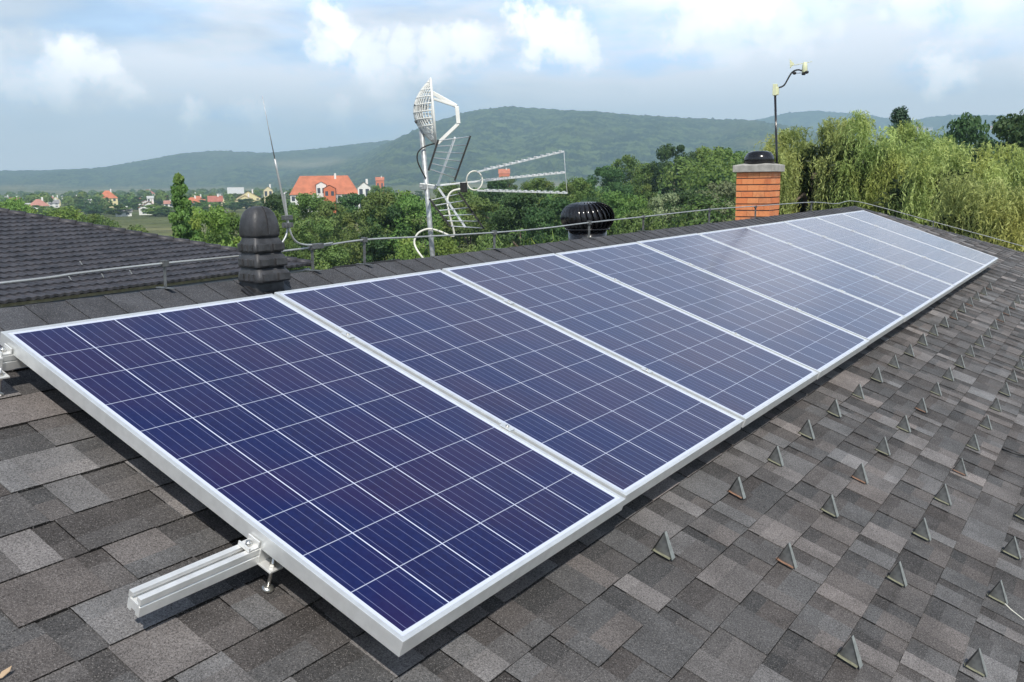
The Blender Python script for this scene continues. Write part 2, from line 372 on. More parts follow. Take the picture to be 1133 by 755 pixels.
# ------------------------------------------------------------------ our house
house = empty('house', (6, YR, -8.5)); tag(house, 'house under the dark grey shingle roof that carries the solar panels', 'house')
def to(o, parent):         # parent while keeping world coordinates of the mesh
    o.parent = parent; o.matrix_parent_inverse = Matrix.Translation(-Vector(parent.location)); return o
VE = 5.4                    # eave, measured down the slope
def uh(v): return UEND+HIPK*(v-VR)
def shingles():
    vs, fs, tone = [], [], []
    EXP = .1415; ph = 1.12-.1415*11
    def quad(u0, u1, va, vb, ha, hb, t, butt=True):
        o = len(vs)
        vs.extend([RP(u0, va, ha), RP(u1, va, ha), RP(u1, vb, hb), RP(u0, vb, hb)]); fs.append((o, o+3, o+2, o+1)); tone.append(t)
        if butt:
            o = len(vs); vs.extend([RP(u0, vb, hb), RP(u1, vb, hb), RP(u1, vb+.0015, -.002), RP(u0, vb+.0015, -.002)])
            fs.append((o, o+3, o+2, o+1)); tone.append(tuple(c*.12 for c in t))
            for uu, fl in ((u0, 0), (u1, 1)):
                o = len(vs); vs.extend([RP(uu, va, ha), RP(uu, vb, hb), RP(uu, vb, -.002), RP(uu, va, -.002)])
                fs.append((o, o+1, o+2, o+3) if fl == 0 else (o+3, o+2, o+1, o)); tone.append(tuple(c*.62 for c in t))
    def tint(b):
        w = random.uniform(-1, 1); return (b*(1.055+.045*w), b*(.985-.01*w), b*(.955-.04*w))
    v = ph
    while v < VE:
        va, vb = v, min(v+EXP, VE)
        if vb > VR+.30:
            u = -4.2-random.uniform(0, .3); tooth = random.random() < .5
            while u < uh(vb):
                w = random.choice((.07, .085, .10, .12, .15, .19))*random.uniform(.85, 1.15) if tooth else random.choice((.06, .08, .11, .15))*random.uniform(.85, 1.15)
                u1 = min(u+w, uh(vb)+.01)
                jit = random.uniform(-.001, .001)
                if tooth:
                    b = random.choice((.09, .105, .12, .138, .175)) * random.uniform(.92, 1.08)
                    if random.random() < .45: quad(u, u1, va, vb+jit, .0035, .0075, tint(b))
                    else:
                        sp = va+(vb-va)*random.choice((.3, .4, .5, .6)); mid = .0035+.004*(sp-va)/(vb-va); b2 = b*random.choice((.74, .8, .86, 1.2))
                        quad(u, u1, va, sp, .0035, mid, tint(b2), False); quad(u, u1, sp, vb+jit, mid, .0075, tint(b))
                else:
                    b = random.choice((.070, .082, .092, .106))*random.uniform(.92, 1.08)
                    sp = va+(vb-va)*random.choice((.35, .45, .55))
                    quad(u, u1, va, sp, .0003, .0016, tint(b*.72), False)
                    quad(u, u1, sp, vb+jit-.001, .0016, .0038, tint(b))
                u = u1; tooth = not tooth if random.random() < .86 else tooth
        v += EXP
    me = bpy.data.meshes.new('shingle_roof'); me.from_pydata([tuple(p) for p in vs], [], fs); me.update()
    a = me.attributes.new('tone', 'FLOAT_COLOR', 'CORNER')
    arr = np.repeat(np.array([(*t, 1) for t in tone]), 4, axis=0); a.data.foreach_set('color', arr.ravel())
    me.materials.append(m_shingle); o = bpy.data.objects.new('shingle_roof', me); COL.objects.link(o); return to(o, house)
shingles()
def tonemesh(o, t):
    a = o.data.attributes.new('tone', 'FLOAT_COLOR', 'CORNER'); n = len(o.data.loops)
    a.data.foreach_set('color', np.tile(np.array([*t, 1.]), n)); return o
mb = MB()   # back slope and hip end
YB = YR+(YR-RP(0, VE).y); ZE = RP(0, VE).z
mb.add([(-4.2, YR, ZR-.004), (UEND, YR, ZR-.004), (uh(VE), YB, ZE), (-4.2, YB, ZE)], [(0, 3, 2, 1)][::-1])
mb.add([(UEND, YR, ZR-.006), (uh(VE), RP(0, VE).y, ZE-.006), (uh(VE), YB, ZE-.006)], [(0, 1, 2)])
mb.add([RP(-4.2, VR, -.02), RP(UEND, VR, -.02), RP(uh(VE), VE, -.02), RP(-4.2, VE, -.02)], [(0, 3, 2, 1)])
to(tonemesh(mb.obj('roof_slope', m_shingle), (.13, .125, .12)), house)
wl = MB(); y0, y1, x0, x1 = RP(0, VE-.6).y, YB-.55, -3.8, uh(VE)-.6; zt = ZE+.02
wl.add([(x0, y0, -8.6), (x1, y0, -8.6), (x1, y1, -8.6), (x0, y1, -8.6), (x0, y0, zt), (x1, y0, zt), (x1, y1, zt), (x0, y1, zt)], [(0, 1, 5, 4), (1, 2, 6, 5), (2, 3, 7, 6), (3, 0, 4, 7)])
wl.add([(x0, y0, zt), (x0, y1, zt), (x0, YR, ZR-.1)], [(0, 2, 1)])
m_render = simple('house render', (.62, .57, .46), .9, 0, .08, 2)
to(wl.obj('wall', m_render), house)
# ridge and hip caps
def caps(name, p0, p1, nrm_a, nrm_b, n, w=.15):
    """folded cap shingles laid one over the next from p0 to p1"""
    p0, p1 = Vector(p0)-Vector((0, 0, .004)), Vector(p1)-Vector((0, 0, .004)); d = (p1-p0).normalized(); L_ = (p1-p0).length; q = MB(); tones = []
    na, nb = Vector(nrm_a).normalized(), Vector(nrm_b).normalized()
    ta = d.cross(na).normalized(); tb = -d.cross(nb).normalized(); upv = Vector((0, 0, 1))
    if ta.z > 0: ta = -ta
    if tb.z > 0: tb = -tb
    for i_ in range(n):
        a, b = L_*i_/n-.004, L_*(i_+1)/n+.012; la, lb = .0045, .0085
        wj = w*random.uniform(.97, 1.03); rows = []
        for (s_, l_) in ((a, la), (b, lb)):
            c = p0+d*s_
            A1 = c+ta*wj+na*l_; A2 = c+ta*.02+na*(l_+.002); T = c+upv*(l_+.004); B2 = c+tb*.02+nb*(l_+.002); B1 = c+tb*wj+nb*l_
            rows.append([A1, A2, T, B2, B1])
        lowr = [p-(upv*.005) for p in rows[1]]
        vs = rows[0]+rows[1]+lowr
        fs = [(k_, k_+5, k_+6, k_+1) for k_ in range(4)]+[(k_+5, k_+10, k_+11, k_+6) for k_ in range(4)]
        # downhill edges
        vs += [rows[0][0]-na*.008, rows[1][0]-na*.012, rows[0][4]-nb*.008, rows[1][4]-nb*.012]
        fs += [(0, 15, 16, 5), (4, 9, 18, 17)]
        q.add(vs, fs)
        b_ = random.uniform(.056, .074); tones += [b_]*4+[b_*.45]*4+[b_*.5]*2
    o = q.obj(name, m_shingle)
    at_ = o.data.attributes.new('tone', 'FLOAT_COLOR', 'CORNER')
    arr = np.repeat(np.array([(t*1.08, t*1.10, t*1.2, 1) for t in tones]), 4, axis=0); at_.data.foreach_set('color', arr.ravel())
    return to(o, house)
nF = Vector((0, -SN, CS)); nB = Vector((0, SN, CS))
caps('ridge_cap', (UEND, YR, ZR), (-4.2, YR, ZR), nF, nB, 108, .29)
HB = RP(uh(VE), VE, 0); HD = (HB-Vector((UEND, YR, ZR)))
nE = (HB-Vector((UEND, YR, ZR))).cross(Vector((0, 1, 0))); nE = nE if nE.z > 0 else -nE
caps('hip_cap', HB, (UEND, YR, ZR), nF, nE, 50, .12)
# thin metal edge strip lying along the near part of the ridge
fm = MB().box((-4.2, YR+.055, ZR-.03), (1.78, YR+.07, ZR-.004)).obj('flashing_strip', m_flash); to(fm, house)
gt = MB(); e0 = RP(-4.2, VE, 0); e1 = RP(uh(VE), VE, 0)
gt.tube([e0+Vector((0, -.05, -.05)), e1+Vector((0, -.05, -.05))], .06, 8); to(gt.obj('gutter', m_flash), house)

# ------------------------------------------------------------------ solar panels
ORD = ['first', 'second', 'third', 'fourth', 'fifth', 'sixth', 'seventh', 'eighth', 'ninth', 'tenth', 'eleventh', 'twelfth', 'thirteenth', 'fourteenth', 'fifteenth', 'sixteenth', 'seventeenth', 'eighteenth', 'nineteenth']
def make_panel():
    root = empty('solar_panel', RP(0, 0, .15), ROT)
    f = MB(); t, hh = .0125, .04
    def fr(pts):   # closed profile extruded around the frame with mitred corners
        rings = []
        for (x, y, sx, sy) in ((0, 0, 1, -1), (PW, 0, -1, -1), (PW, -PL, -1, 1), (0, -PL, 1, 1)):
            rings.append([(x+sx*a, y+sy*a, z) for a, z in pts])
        rings.append(rings[0]); f.loft(rings, sm=False, cap=False)
    fr([(0, 0), (t, 0), (t, -.003), (.0035, -.003), (.0035, -.037), (.026, -.037), (.026, -hh), (0, -hh)][::-1])
    f.obj('frame', m_alu, root, bevel=.0009)
    g = MB().box((.004, -PL+.004, -.0085), (PW-.004, -.004, -.0022)); g.obj('glass_laminate', m_cells, root)
    bk = MB().box((.006, -PL+.006, -.0092), (PW-.006, -.006, -.0087)).box((.40, -.16, -.03), (.60, -.09, -.0094)); bk.obj('backsheet', m_white, root)
    return root
pan = make_panel()
for i in range(10):
    o = pan if i == 0 else copy_tree(pan)
    o.location = RP(PITCH*i, [.008, -.001, 0, .002, -.001, .001, 0, -.001, .001, 0][i], .15+[.0, -.001, .001, 0, .001, 0, -.001, 0, .001, 0][i])
    lab = {0: 'deep blue solar panel nearest the camera, with its outer frame side showing', 9: 'grey reflecting solar panel at the far end of the row, beside the willow'}.get(i, '%s solar panel counted from the near end of the row' % ORD[i])
    tag(o, lab, 'solar panel', 'solar panels in one row on the roof')

# mounting rails, brackets and clamps
def rail(v, u0, u1, name_label):
    root = empty('mounting_rail', RP(u0, v, .11), ROT)
    w, h = .04, .045; P_ = [(-w/2, 0), (-.007, 0), (-.007, -.010), (-.013, -.010), (-.013, -.017), (.013, -.017), (.013, -.010), (.007, -.010), (.007, 0), (w/2, 0), (w/2, -.016), (w/2-.004, -.0185), (w/2, -.021),
        (w/2, -h), (.007, -h), (.007, -h+.008), (-.007, -h+.008), (-.007, -h), (-w/2, -h), (-w/2, -.021), (-w/2+.004, -.0185), (-w/2, -.016)]
    q = MB(); q.loft([[(x, a, b) for a, b in P_] for x in (0, u1-u0)], sm=False); q.obj('extrusion', m_alu_mill, root, bevel=.0006)
    tag(root, name_label, 'mounting rail', 'aluminium rails under the panels'); return root
rail(1.118, -.303, 10.13, 'aluminium mounting rail whose end sticks out from the middle of the nearest panel')
rail(.062, -.16, 10.13, 'aluminium mounting rail under the upper panel edge, cut off by the left picture edge')
def foot(u, v, lab):
    root = empty('hanger_bolt', RP(u, v, 0), ROT)
    MB().tube([(0, 0, 0), (0, 0, .095)], .0045, 10).obj('threaded_rod', m_steel, root)
    MB().lathe([(.013, .0), (.0145, .003), (.013, .008), (.007, .011)], (0, 0, .004), 16).obj('washer', m_steel, root)
    MB().lathe([(.0085, .0), (.0085, .008)], (0, 0, .072), 6, sm=False).lathe([(.0085, .0), (.0085, .008)], (0, 0, .057), 6, sm=False).obj('nut', m_steel, root)
    b = MB().box((-.02, -.016, .066), (.02, .03, .071)).box((-.02, .0255, .071), (.02, .0305, .108)); b.obj('bracket', m_alu_mill, root, bevel=.001)
    tag(root, lab, 'roof bolt', 'bolts holding the rails'); return root
foot(.02, 1.166, 'steel bolt and bracket under the rail beside the nearest panel')
foot(-.05, .112, 'steel bolt and bracket under the upper left corner of the nearest panel')
def end_clamp(v, lab):
    root = empty('end_clamp', RP(-.001, v, .11), ROT)
    MB().box((-.032, -.019, .001), (-.0015, .019, .006)).box((-.006, -.019, .006), (-.0015, .019, .020)).box((-.032, -.019, .006), (-.028, .019, .012)).obj('clamp_body', m_alu_mill, root, bevel=.001)
    MB().tube([(-.018, 0, .005), (-.018, 0, .018)], .004, 10).lathe([(.0075, 0), (.0075, .007)], (-.018, 0, .008), 12).obj('bolt', m_steel, root)
    tag(root, lab, 'clamp', 'end clamps')
end_clamp(1.118, 'small metal end clamp gripping the nearest panel on the protruding rail')
end_clamp(.062, 'small metal end clamp at the upper left corner of the nearest panel')
mc = None
for v, row in ((.40, 'upper'), (1.118, 'lower')):
    for i in range(1, 10):
        if mc is None:
            mc = empty('mid_clamp', (0, 0, 0), ROT)
            MB().box((-.009, -.022, -.03), (.009, .022, -.0005)).box((-.0145, -.022, .0025), (.0145, .022, .0052)).obj('clamp_plate', m_alu, mc, bevel=.0008)
            MB().lathe([(.006, 0), (.006, .004)], (0, 0, .0053), 12).obj('screw', m_steel, mc); o = mc
        else: o = copy_tree(mc)
        o.location = RP(PITCH*i-.01, v, .15)
        tag(o, 'small %s clamp in the %s gap between panels from the near end' % (row, ORD[i-1]), 'clamp', 'mid clamps between the panels')

# ------------------------------------------------------------------ snow guards
def make_guard():
    root = empty('snow_guard', (0, 0, 0), ROT)
    Hh, Lb = .074, .066
    apex = (-.012, Hh+.004)    # y up the slope from the downhill tip
    # local: y = upslope, tip of the base at y = 0
    A = (0, .003); B = (Lb, .003); T = (Lb-.012, Hh)
    def plate(q, p, r, w0, w1, th):
        (y0, z0), (y1, z1) = p, r; d = Vector((0, y1-y0, z1-z0)).normalized(); nn = Vector((1, 0, 0)).cross(d)*th
        vs = []
        for (yy, zz, k_) in ((y0, z0, 1), (y1, z1, .55)):
            for xx in (w0*k_, w1*k_):
                for s_ in (0, 1): vs.append(Vector((xx, yy, zz))+nn*s_)
        q.add(vs, [(0, 2, 3, 1), (4, 5, 7, 6), (0, 1, 5, 4), (2, 6, 7, 3), (0, 4, 6, 2), (1, 3, 7, 5)]); return q
    plate(MB(), A, T, -.008, .018, .0022).obj('front_flange', m_galvl, root, bevel=.0005)
    plate(MB(), B, T, -.020, .006, -.0022).obj('rear_flange', m_blackmatt, root, bevel=.0005)  # metal leg; the dark of its shadow side is put into the colour
    q = MB(); q.add([(-.0045, A[0]+.002, .002), (-.0045, B[0]-.002, .002), (-.0025, T[0], T[1]-.002), (-.0025, A[0]+.002, .002), (-.0025, B[0]-.002, .002), (-.0005, T[0], T[1]-.002)], [(0, 2, 1), (3, 4, 5), (0, 1, 4, 3), (1, 2, 5, 4), (2, 0, 3, 5)])
    q.obj('side_plate', m_galv_dark, root)
    return root
gA = make_guard()
def strap(mat):
    q = MB().box((-.016, .006, .0045), (.0035, .070, .0062)); return q.obj('base_strap', mat, None, bevel=.0005)
st_r, st_m = strap(m_rust), strap(m_moss); COL.objects.unlink(st_r); COL.objects.unlink(st_m)
ROWS = [('row nearest the panels', 1.74, [1.07]+[1.68+.4317*k_ for k_ in range(17)]),
        ('second row below the panels', 2.02, [1.41]+[1.92+.432*k_ for k_ in range(16)]),
        ('third row below the panels', 2.315, [1.09, 1.68]+[2.12+.433*k_ for k_ in range(10)]),
        ('outermost fourth row', 2.605, [1.41, 1.93, 2.36, 2.79])]
first = True
for rn, v, us in ROWS:
    for k_, u in enumerate(us):
        o = gA if first else copy_tree(gA); first = False
        if k_ >= 0:
            for ch in o.children:
                if ch.name.startswith('base_strap'): bpy.data.objects.remove(ch)
        s_ = (st_r if random.random() < .16 else st_m).copy(); COL.objects.link(s_); s_.parent = o
        o.location = RP(u, v+random.uniform(-.004, .004), .0062); o.rotation_euler = (S, 0, random.uniform(-.07, .07)); o.scale = [random.uniform(.87, .97)]*3
        tag(o, 'triangular metal snow guard, %s from the near end of the %s' % (ORD[k_], rn), 'snow guard', 'snow guards on the shingles')
# bits lying about
def rpx(x, y, h=.006):
    d = ray(x, y); n = np.array([0, -SN, CS]); p = np.array(RP(0, 0, h)); s_ = ((p-CAM)@n)/(d@n); return Vector(CAM+d*s_)
dl = MB(); pts = [rpx(-3, 752, .012), rpx(2, 744, .016), rpx(13, 737.5, .024), rpx(11, 743, .018), rpx(3, 750, .013)]
dl.add(pts+[p+Vector((0, 0, .0015)) for p in pts], [(0, 1, 2, 3, 4), (9, 8, 7, 6, 5), (0, 5, 6, 1), (1, 6, 7, 2), (2, 7, 8, 3), (3, 8, 9, 4), (4, 9, 5, 0)])
tag(dl.obj('dry_leaf', simple('dry leaf', (.42, .30, .19), .8)), 'curled dry tan leaf on the shingles at the lower left', 'leaf')
tag(MB().tube([rpx(1109, 497), rpx(1118, 500.5, .015), rpx(1127, 503.5, .018), rpx(1150, 506)], .0045, 8).obj('black_cable', m_blackmatt), 'short black cable end lying on the shingles at the right edge', 'cable')
tag(MB().tube([rpx(1112, 668, .03), rpx(1118, 674, .02), rpx(1133, 686), rpx(1160, 703)], .0016, 6).obj('thin_wire', m_cable), 'thin pale wire running from a snow guard to the right edge', 'wire')

# ------------------------------------------------------------------ lightning conductor along the ridge and hip
def smooth(pts, n=6):
    P_ = [Vector(p) for p in pts]; out = []
    for i_ in range(len(P_)-1):
        a, b, c, d = P_[max(i_-1, 0)], P_[i_], P_[i_+1], P_[min(i_+2, len(P_)-1)]
        for k_ in range(n):
            t = k_/n; out.append(.5*((2*b)+(c-a)*t+(2*a-5*b+4*c-d)*t*t+(-a+3*b-3*c+d)*t**3))
    return out+[P_[-1]]
rp = [Vector(atY(x, y, YR)) for x, y in [(0, 313.5), (90, 302), (182, 291.5), (265, 283.5), (345, 274), (403, 265.5), (470, 262), (547, 257.5), (600, 253), (652, 246.5), (712, 240), (785, 232), (840, 228), (898, 224), (925, 225.5)]]
p0 = Vector((-4.2, YR, rp[0].z-.01)); p01 = Vector((-1.0, YR, rp[0].z-.004)); hipdir = (HB-Vector((UEND, YR, ZR)))
hp = []
for t, hgt in ((.06, .085), (.16, .085), (.28, .09), (.40, .09), (.52, .10), (.64, .10), (.8, .09), (.98, .09)):
    hp.append(Vector((UEND, YR, ZR+hgt))+hipdir*t)
lc = empty('lightning_conductor', (6, YR, ZR)); tag(lc, 'grey lightning conductor wire on short posts along the roof ridge and far hip', 'lightning conductor')
to(MB().tube(smooth([p0, p01]+rp+[Vector((UEND-.1, YR, ZR+.075))]+hp), .0045, 8).obj('wire', m_wire), lc)
def post(p, base, rust=False):
    q = MB().bar(base, p+Vector((0, 0, .004)), .016, .004, up=(1, 0, 0)).box((p.x-.012, p.y-.012, p.z-.012), (p.x+.012, p.y+.012, p.z+.012))
    q.bar(Vector(base)+Vector((0, -.05, -.003)), Vector(base)+Vector((0, .05, -.003)), .02, .004)
    to(q.obj('post', m_galv_dark if not rust else m_rust, bevel=.001), lc)
for i_, (x, y) in enumerate([(182, 291.5), (403, 265.5), (547, 257.5), (652, 246.5), (712, 240), (785, 232), (898, 224)]):
    p = Vector(atY(x, y, YR)); post(p, (p.x-.004, YR, ZR+.012), False)
post(Vector(atY(345, 274, YR)), (atY(345, 274, YR)[0], YR, ZR+.012)); 
for t in (.16, .40, .64, .9): p = Vector((UEND, YR, ZR+.088))+hipdir*t; post(p, (p.x, p.y, p.z-.075))
post(Vector(atY(836, 229, YR)), (atY(836, 229, YR)[0], YR, ZR+.012))
# air terminal rod
ar = empty('lightning_rod', tuple(atY(345, 274, YR))); tag(ar, 'tall thin leaning lightning rod with bent feet beside the black louvred roof vent', 'lightning rod')
q = MB(); T = [Vector(atY(x, y, YR)) for x, y in [(290, 106), (304, 176), (317, 240), (319, 250), (316.5, 261), (311.5, 270)]]
q.tube(smooth([T[0], T[1]], 2), [.0012, .0016, .0024], 8).tube(smooth([T[1], T[2], T[3]], 4), .0048, 8).tube(smooth([T[3], T[4], T[5]], 5), .0045, 8); to(q.obj('rod', m_wire), ar)
q = MB(); T = [Vector(atY(x, y, YR-.012)) for x, y in [(317, 213), (314.6, 214.5), (315, 218), (318.5, 244), (321, 256), (327, 267), (338, 271), (355, 270.8), (368, 269)]]; q.tube(smooth(T, 5), .0045, 8); to(q.obj('bent_foot', m_wire), ar)
c = Vector(atY(318, 245, YR-.006)); to(MB().box(c-Vector((.022, .014, .028)), c+Vector((.022, .014, -.006))).box(c-Vector((.022, .014, -.006)), c+Vector((.022, .014, .026))).obj('clamp', m_galv_dark, bevel=.002), ar)
c = Vector(atY(350, 272.5, YR-.006)); to(MB().box(c-Vector((.035, .014, .012)), c+Vector((.035, .014, .012))).obj('foot_clamp', m_galv_dark, bevel=.002), ar)

# ------------------------------------------------------------------ black louvred ridge vent
def vent():
    base = Vector(atY(291, 320, YR-.10)); base.z = ZR-.10*math.tan(S); root = empty('ridge_vent', base, (0, 0, rad(-4))); root.scale = (.72, .76, .97); tag(root, 'black louvred plastic roof vent with domed top, left of the lightning rod', 'roof vent')
    def ring(z, a, b, e=3.2, n=36, dy=0):
        out = []
        for k_ in range(n):
            t = 2*math.pi*k_/n; c_, s_ = math.cos(t), math.sin(t)
            out.append((a*math.copysign(abs(c_)**(2/e), c_), dy+b*math.copysign(abs(s_)**(2/e), s_), z))
        return out
    def seam(q, prof_, b_off):   # central rib running over the front face
        for sgn in (-1, 1):
            for (z0, b0), (z1, b1) in zip(prof_[:-1], prof_[1:]): q.bar((0, sgn*(b0+b_off), z0), (0, sgn*(b1+b_off), z1), .012, .008, up=(1, 0, 0))
    # saddle flange over the ridge
    q = MB(); t_ = math.tan(S)
    for sgn in (-1,):
        for k_ in range(4):
            x_ = -.105+.07*k_
            q.bar((x_, 0, .02), (x_, sgn*.21, .02-.21*t_), .05, .016, up=(0, 0, 1))
        q.bar((-.14, 0, .010), (-.14, sgn*.22, .010-.22*t_), .02, .02); q.bar((.14, 0, .010), (.14, sgn*.22, .010-.22*t_), .02, .02)
        q.add([(-.15, 0, .016), (.15, 0, .016), (.15, sgn*.23, .016-.23*t_), (-.15, sgn*.23, .016-.23*t_), (-.15, 0, .008), (.15, 0, .008), (.15, sgn*.23, .006-.23*t_), (-.15, sgn*.23, .006-.23*t_)], [(0, 1, 2, 3) if sgn > 0 else (3, 2, 1, 0), (3, 2, 6, 7), (2, 1, 5, 6), (0, 3, 7, 4)])
    q.obj('saddle', m_black, root, bevel=.003)
    q = MB(); q.loft([ring(-.10, .104, .084, 9), ring(.13, .094, .072, 9)]); q.obj('body', m_vent, root)
    for z, ax_, by_, dy_ in ((.052, .116, .100, -.020), (.114, .110, .090, -.013), (.176, .104, .080, -.006)):
        q = MB(); q.loft([ring(z-.012, ax_*.88, by_*.88, 8, dy=dy_), ring(z-.010, ax_, by_, 9, dy=dy_), ring(z+.002, ax_*1.02, by_*1.03, 9, dy=dy_), ring(z+.028, ax_*.97, by_*.96, 9, dy=dy_), ring(z+.044, ax_*.86, by_*.84, 8, dy=dy_*.6), ring(z+.056, ax_*.84, by_*.80, 8)])
        for xx in (-.052, .052):
            for sy in (-1, 1): q.box((xx-.038, sy*(by_+.004)+dy_-.012, z-.004), (xx+.038, sy*(by_+.004)+dy_+.012, z+.026))
        for sx in (-1, 1):
            for yy in (-.045, 0, .045): q.box((sx*ax_-.008, yy-.014+dy_, z-.004), (sx*ax_+.008, yy+.014+dy_, z+.026))
        q.obj('louvre', m_vent, root, bevel=.003)
    q = MB(); D0 = .236; prof_ = [(D0-.006, .103, .080), (D0+.004, .108, .084), (D0+.040, .107, .083), (D0+.070, .100, .077), (D0+.092, .088, .068), (D0+.108, .070, .054), (D0+.118, .046, .036), (D0+.122, .018, .015)]
    q.loft([ring(D0-.008, .08, .06, 8)]+[ring(z, a*.90, b*.95, 5.2-(z-D0)*14) for z, a, b in prof_]); seam(q, [(z, b*.95) for z, a, b in prof_[1:-1]], .001)
    q.obj('dome', m_vent, root)
vent()
# turbine ventilator
def turbine():
    base = Vector(atY(650, 262, YR+.30)); base.z = ZR-.30*math.tan(S); root = empty('turbine_vent', base); tag(root, 'glossy black spinning turbine ventilator behind the ridge', 'roof vent')
    R_ = .205; z0 = .135
    MB().lathe([(.15, -.05), (.15, .03), (.145, .05), (.145, z0+.0)], n=32).obj('base_pipe', m_blackgloss, root)
    MB().box((-.24, -.24, -.03), (.24, .24, .006)).obj('flashing', m_flash, root)
    q = MB(); nb = 28
    for k_ in range(nb):
        a0 = 2*math.pi*k_/nb; vs = []; m = 9
        for j in range(m):
            t = j/(m-1); ph = rad(-48+128*t) if False else rad(-52+t*128)
            rr = R_*math.cos(ph)**.62 if math.cos(ph) > 0 else 0; zz = z0+.095+.115*math.sin(ph); a = a0-.35*t
            for (dr, da) in ((0, 0), (-.026, .30)):
                vs.append(((rr+dr)*math.cos(a+da), (rr+dr)*math.sin(a+da), zz))
        q.add(vs, [(2*j, 2*j+1, 2*j+3, 2*j+2) for j in range(m-1)], 0, True)
    o = q.obj('vanes', m_blackgloss, root); s_ = o.modifiers.new('solid', 'SOLIDIFY'); s_.thickness = .002
    MB().lathe([(.155, z0), (.168, z0+.004), (.168, z0+.012), (.15, z0+.014)], n=32).obj('base_ring', m_blackgloss, root); MB().lathe([(.001, z0+.21), (.05, z0+.209), (.085, z0+.204), (.088, z0+.198)], n=32).obj('top_plate', m_blackgloss, root)
    MB().lathe([(.14, z0), (.17, z0+.07), (.17, z0+.12), (.12, z0+.18), (.02, z0+.195)], n=24).obj('core', m_blackmatt, root)
turbine()
# small dark flat vent on the back slope
p = Vector(atY(400, 291, YR+.28)); rv = empty('low_vent', (p.x, p.y, ZR-.28*math.tan(S)), (-S, 0, 0)); tag(rv, 'low flat dark roof vent peeping over the ridge under the conductor', 'roof vent')
MB().box((-.24, -.07, .0), (.22, .15, .035)).obj('base', m_flash, rv, bevel=.006); MB().box((-.26, -.09, .05), (.24, .17, .062)).box((-.2, -.03, .035), (.18, .1, .05)).obj('cover', m_blackmatt, rv, bevel=.004)

# ------------------------------------------------------------------ brick chimney
def chimney():
    X0, Y0, W1, W2 = 8.314, YR+.10, .372, .335     # near corner; W1 along +Y (the face toward the camera side), W2 along +X
    zb = ZR-.25; top = at(840, 190, 9.6)[2]; root = empty('chimney', (X0+W2/2, Y0+W1/2, zb)); tag(root, 'orange brick chimney with concrete cap and black cowl', 'chimney')
    q = NT('orange clinker brick'); cc_ = q.coord(); wn = q.n('ShaderNodeAttribute', attribute_name='tone').outputs['Fac']
    a = q.mix(wn, (.74, .22, .075), (.84, .33, .13)); a = q.mix(q.mr(q.noise(cc_, 40, 3), .4, .75, 0, .35), a, (.56, .17, .07)); a = q.mix(q.mr(q.noise(cc_, 5, 5, .65), .45, .72, 0, .45), a, (.33, .12, .065)); q.P(Base_Color=a, Roughness=.6); q.bump(q.noise(cc_, 160, 2), .3, .002); mbk = q.m
    m_mort = simple('dark mortar', (.10, .08, .07), .9)
    b = MB(); b.box((X0+.006, Y0+.006, zb), (X0+W2-.006, Y0+W1-.006, top-.002), 1); tones = [.5]*6; n = 9; z = top; ch_ = (top-ZR+.10)/8.2
    while z > zb:
        z1 = z-.003; z0 = max(z-ch_+.009, zb); off_ = (n % 2)*.06; n += 1
        for (ax, W_) in (('x', W2), ('y', W1)):
            s_ = 0
            cuts = [0]+[c_ for c_ in (off_+.06, off_+.06+.125, off_+.06+.25, off_+.06+.375) if .03 < c_ < W_-.03]+[W_]
            for side in (0, 1):
                for u0, u1 in zip(cuts[:-1], cuts[1:]):
                    e = .0015
                    if ax == 'x': y_ = (Y0, Y0+.02) if side == 0 else (Y0+W1-.02, Y0+W1); b.box((X0+u0+(e if u0 else 0.021), y_[0], z0), (X0+u1-(e if u1 < W_ else .021), y_[1], z1))
                    else: x_ = (X0, X0+.02) if side == 0 else (X0+W2-.02, X0+W2); b.box((x_[0], Y0+u0+(e if u0 else 0), z0), (x_[1], Y0+u1-(e if u1 < W_ else 0), z1))
                    tones += [random.random()]*6
        z -= ch_
    o = b.obj('brick_stack', [mbk, m_mort]); at_ = o.data.attributes.new('tone', 'FLOAT', 'FACE'); at_.data.foreach_set('value', tones); to(o, root)
    e = .034; c_ = MB().add([(X0-e, Y0-e, top), (X0+W2+e, Y0-e, top), (X0+W2+e, Y0+W1+e, top), (X0-e, Y0+W1+e, top), (X0-e, Y0-e, top+.072), (X0+W2+e, Y0-e, top+.072), (X0+W2+e, Y0+W1+e, top+.072), (X0-e, Y0+W1+e, top+.072),
        (X0+.05, Y0+.05, top+.09), (X0+W2-.05, Y0+.05, top+.09), (X0+W2-.05, Y0+W1-.05, top+.09), (X0+.05, Y0+W1-.05, top+.09)],
        [(3, 2, 1, 0), (0, 1, 5, 4), (1, 2, 6, 5), (2, 3, 7, 6), (3, 0, 4, 7), (4, 5, 9, 8), (5, 6, 10, 9), (6, 7, 11, 10), (7, 4, 8, 11), (8, 9, 10, 11)])
    to(c_.obj('cap', m_conc, bevel=.004), root)
    cx, cy = X0+W2/2, Y0+W1/2; cw = MB().lathe([(.14, .085), (.165, .095), (.155, .16), (.125, .205), (.08, .222), (.01, .226)], (cx, cy, top), 24)
    cw.lathe([(.10, .1), (.10, .14)], (cx, cy, top), 20)
    co = to(cw.obj('cowl', m_blackgloss), root)
    return X0, Y0, W1, W2, top
CH = chimney()
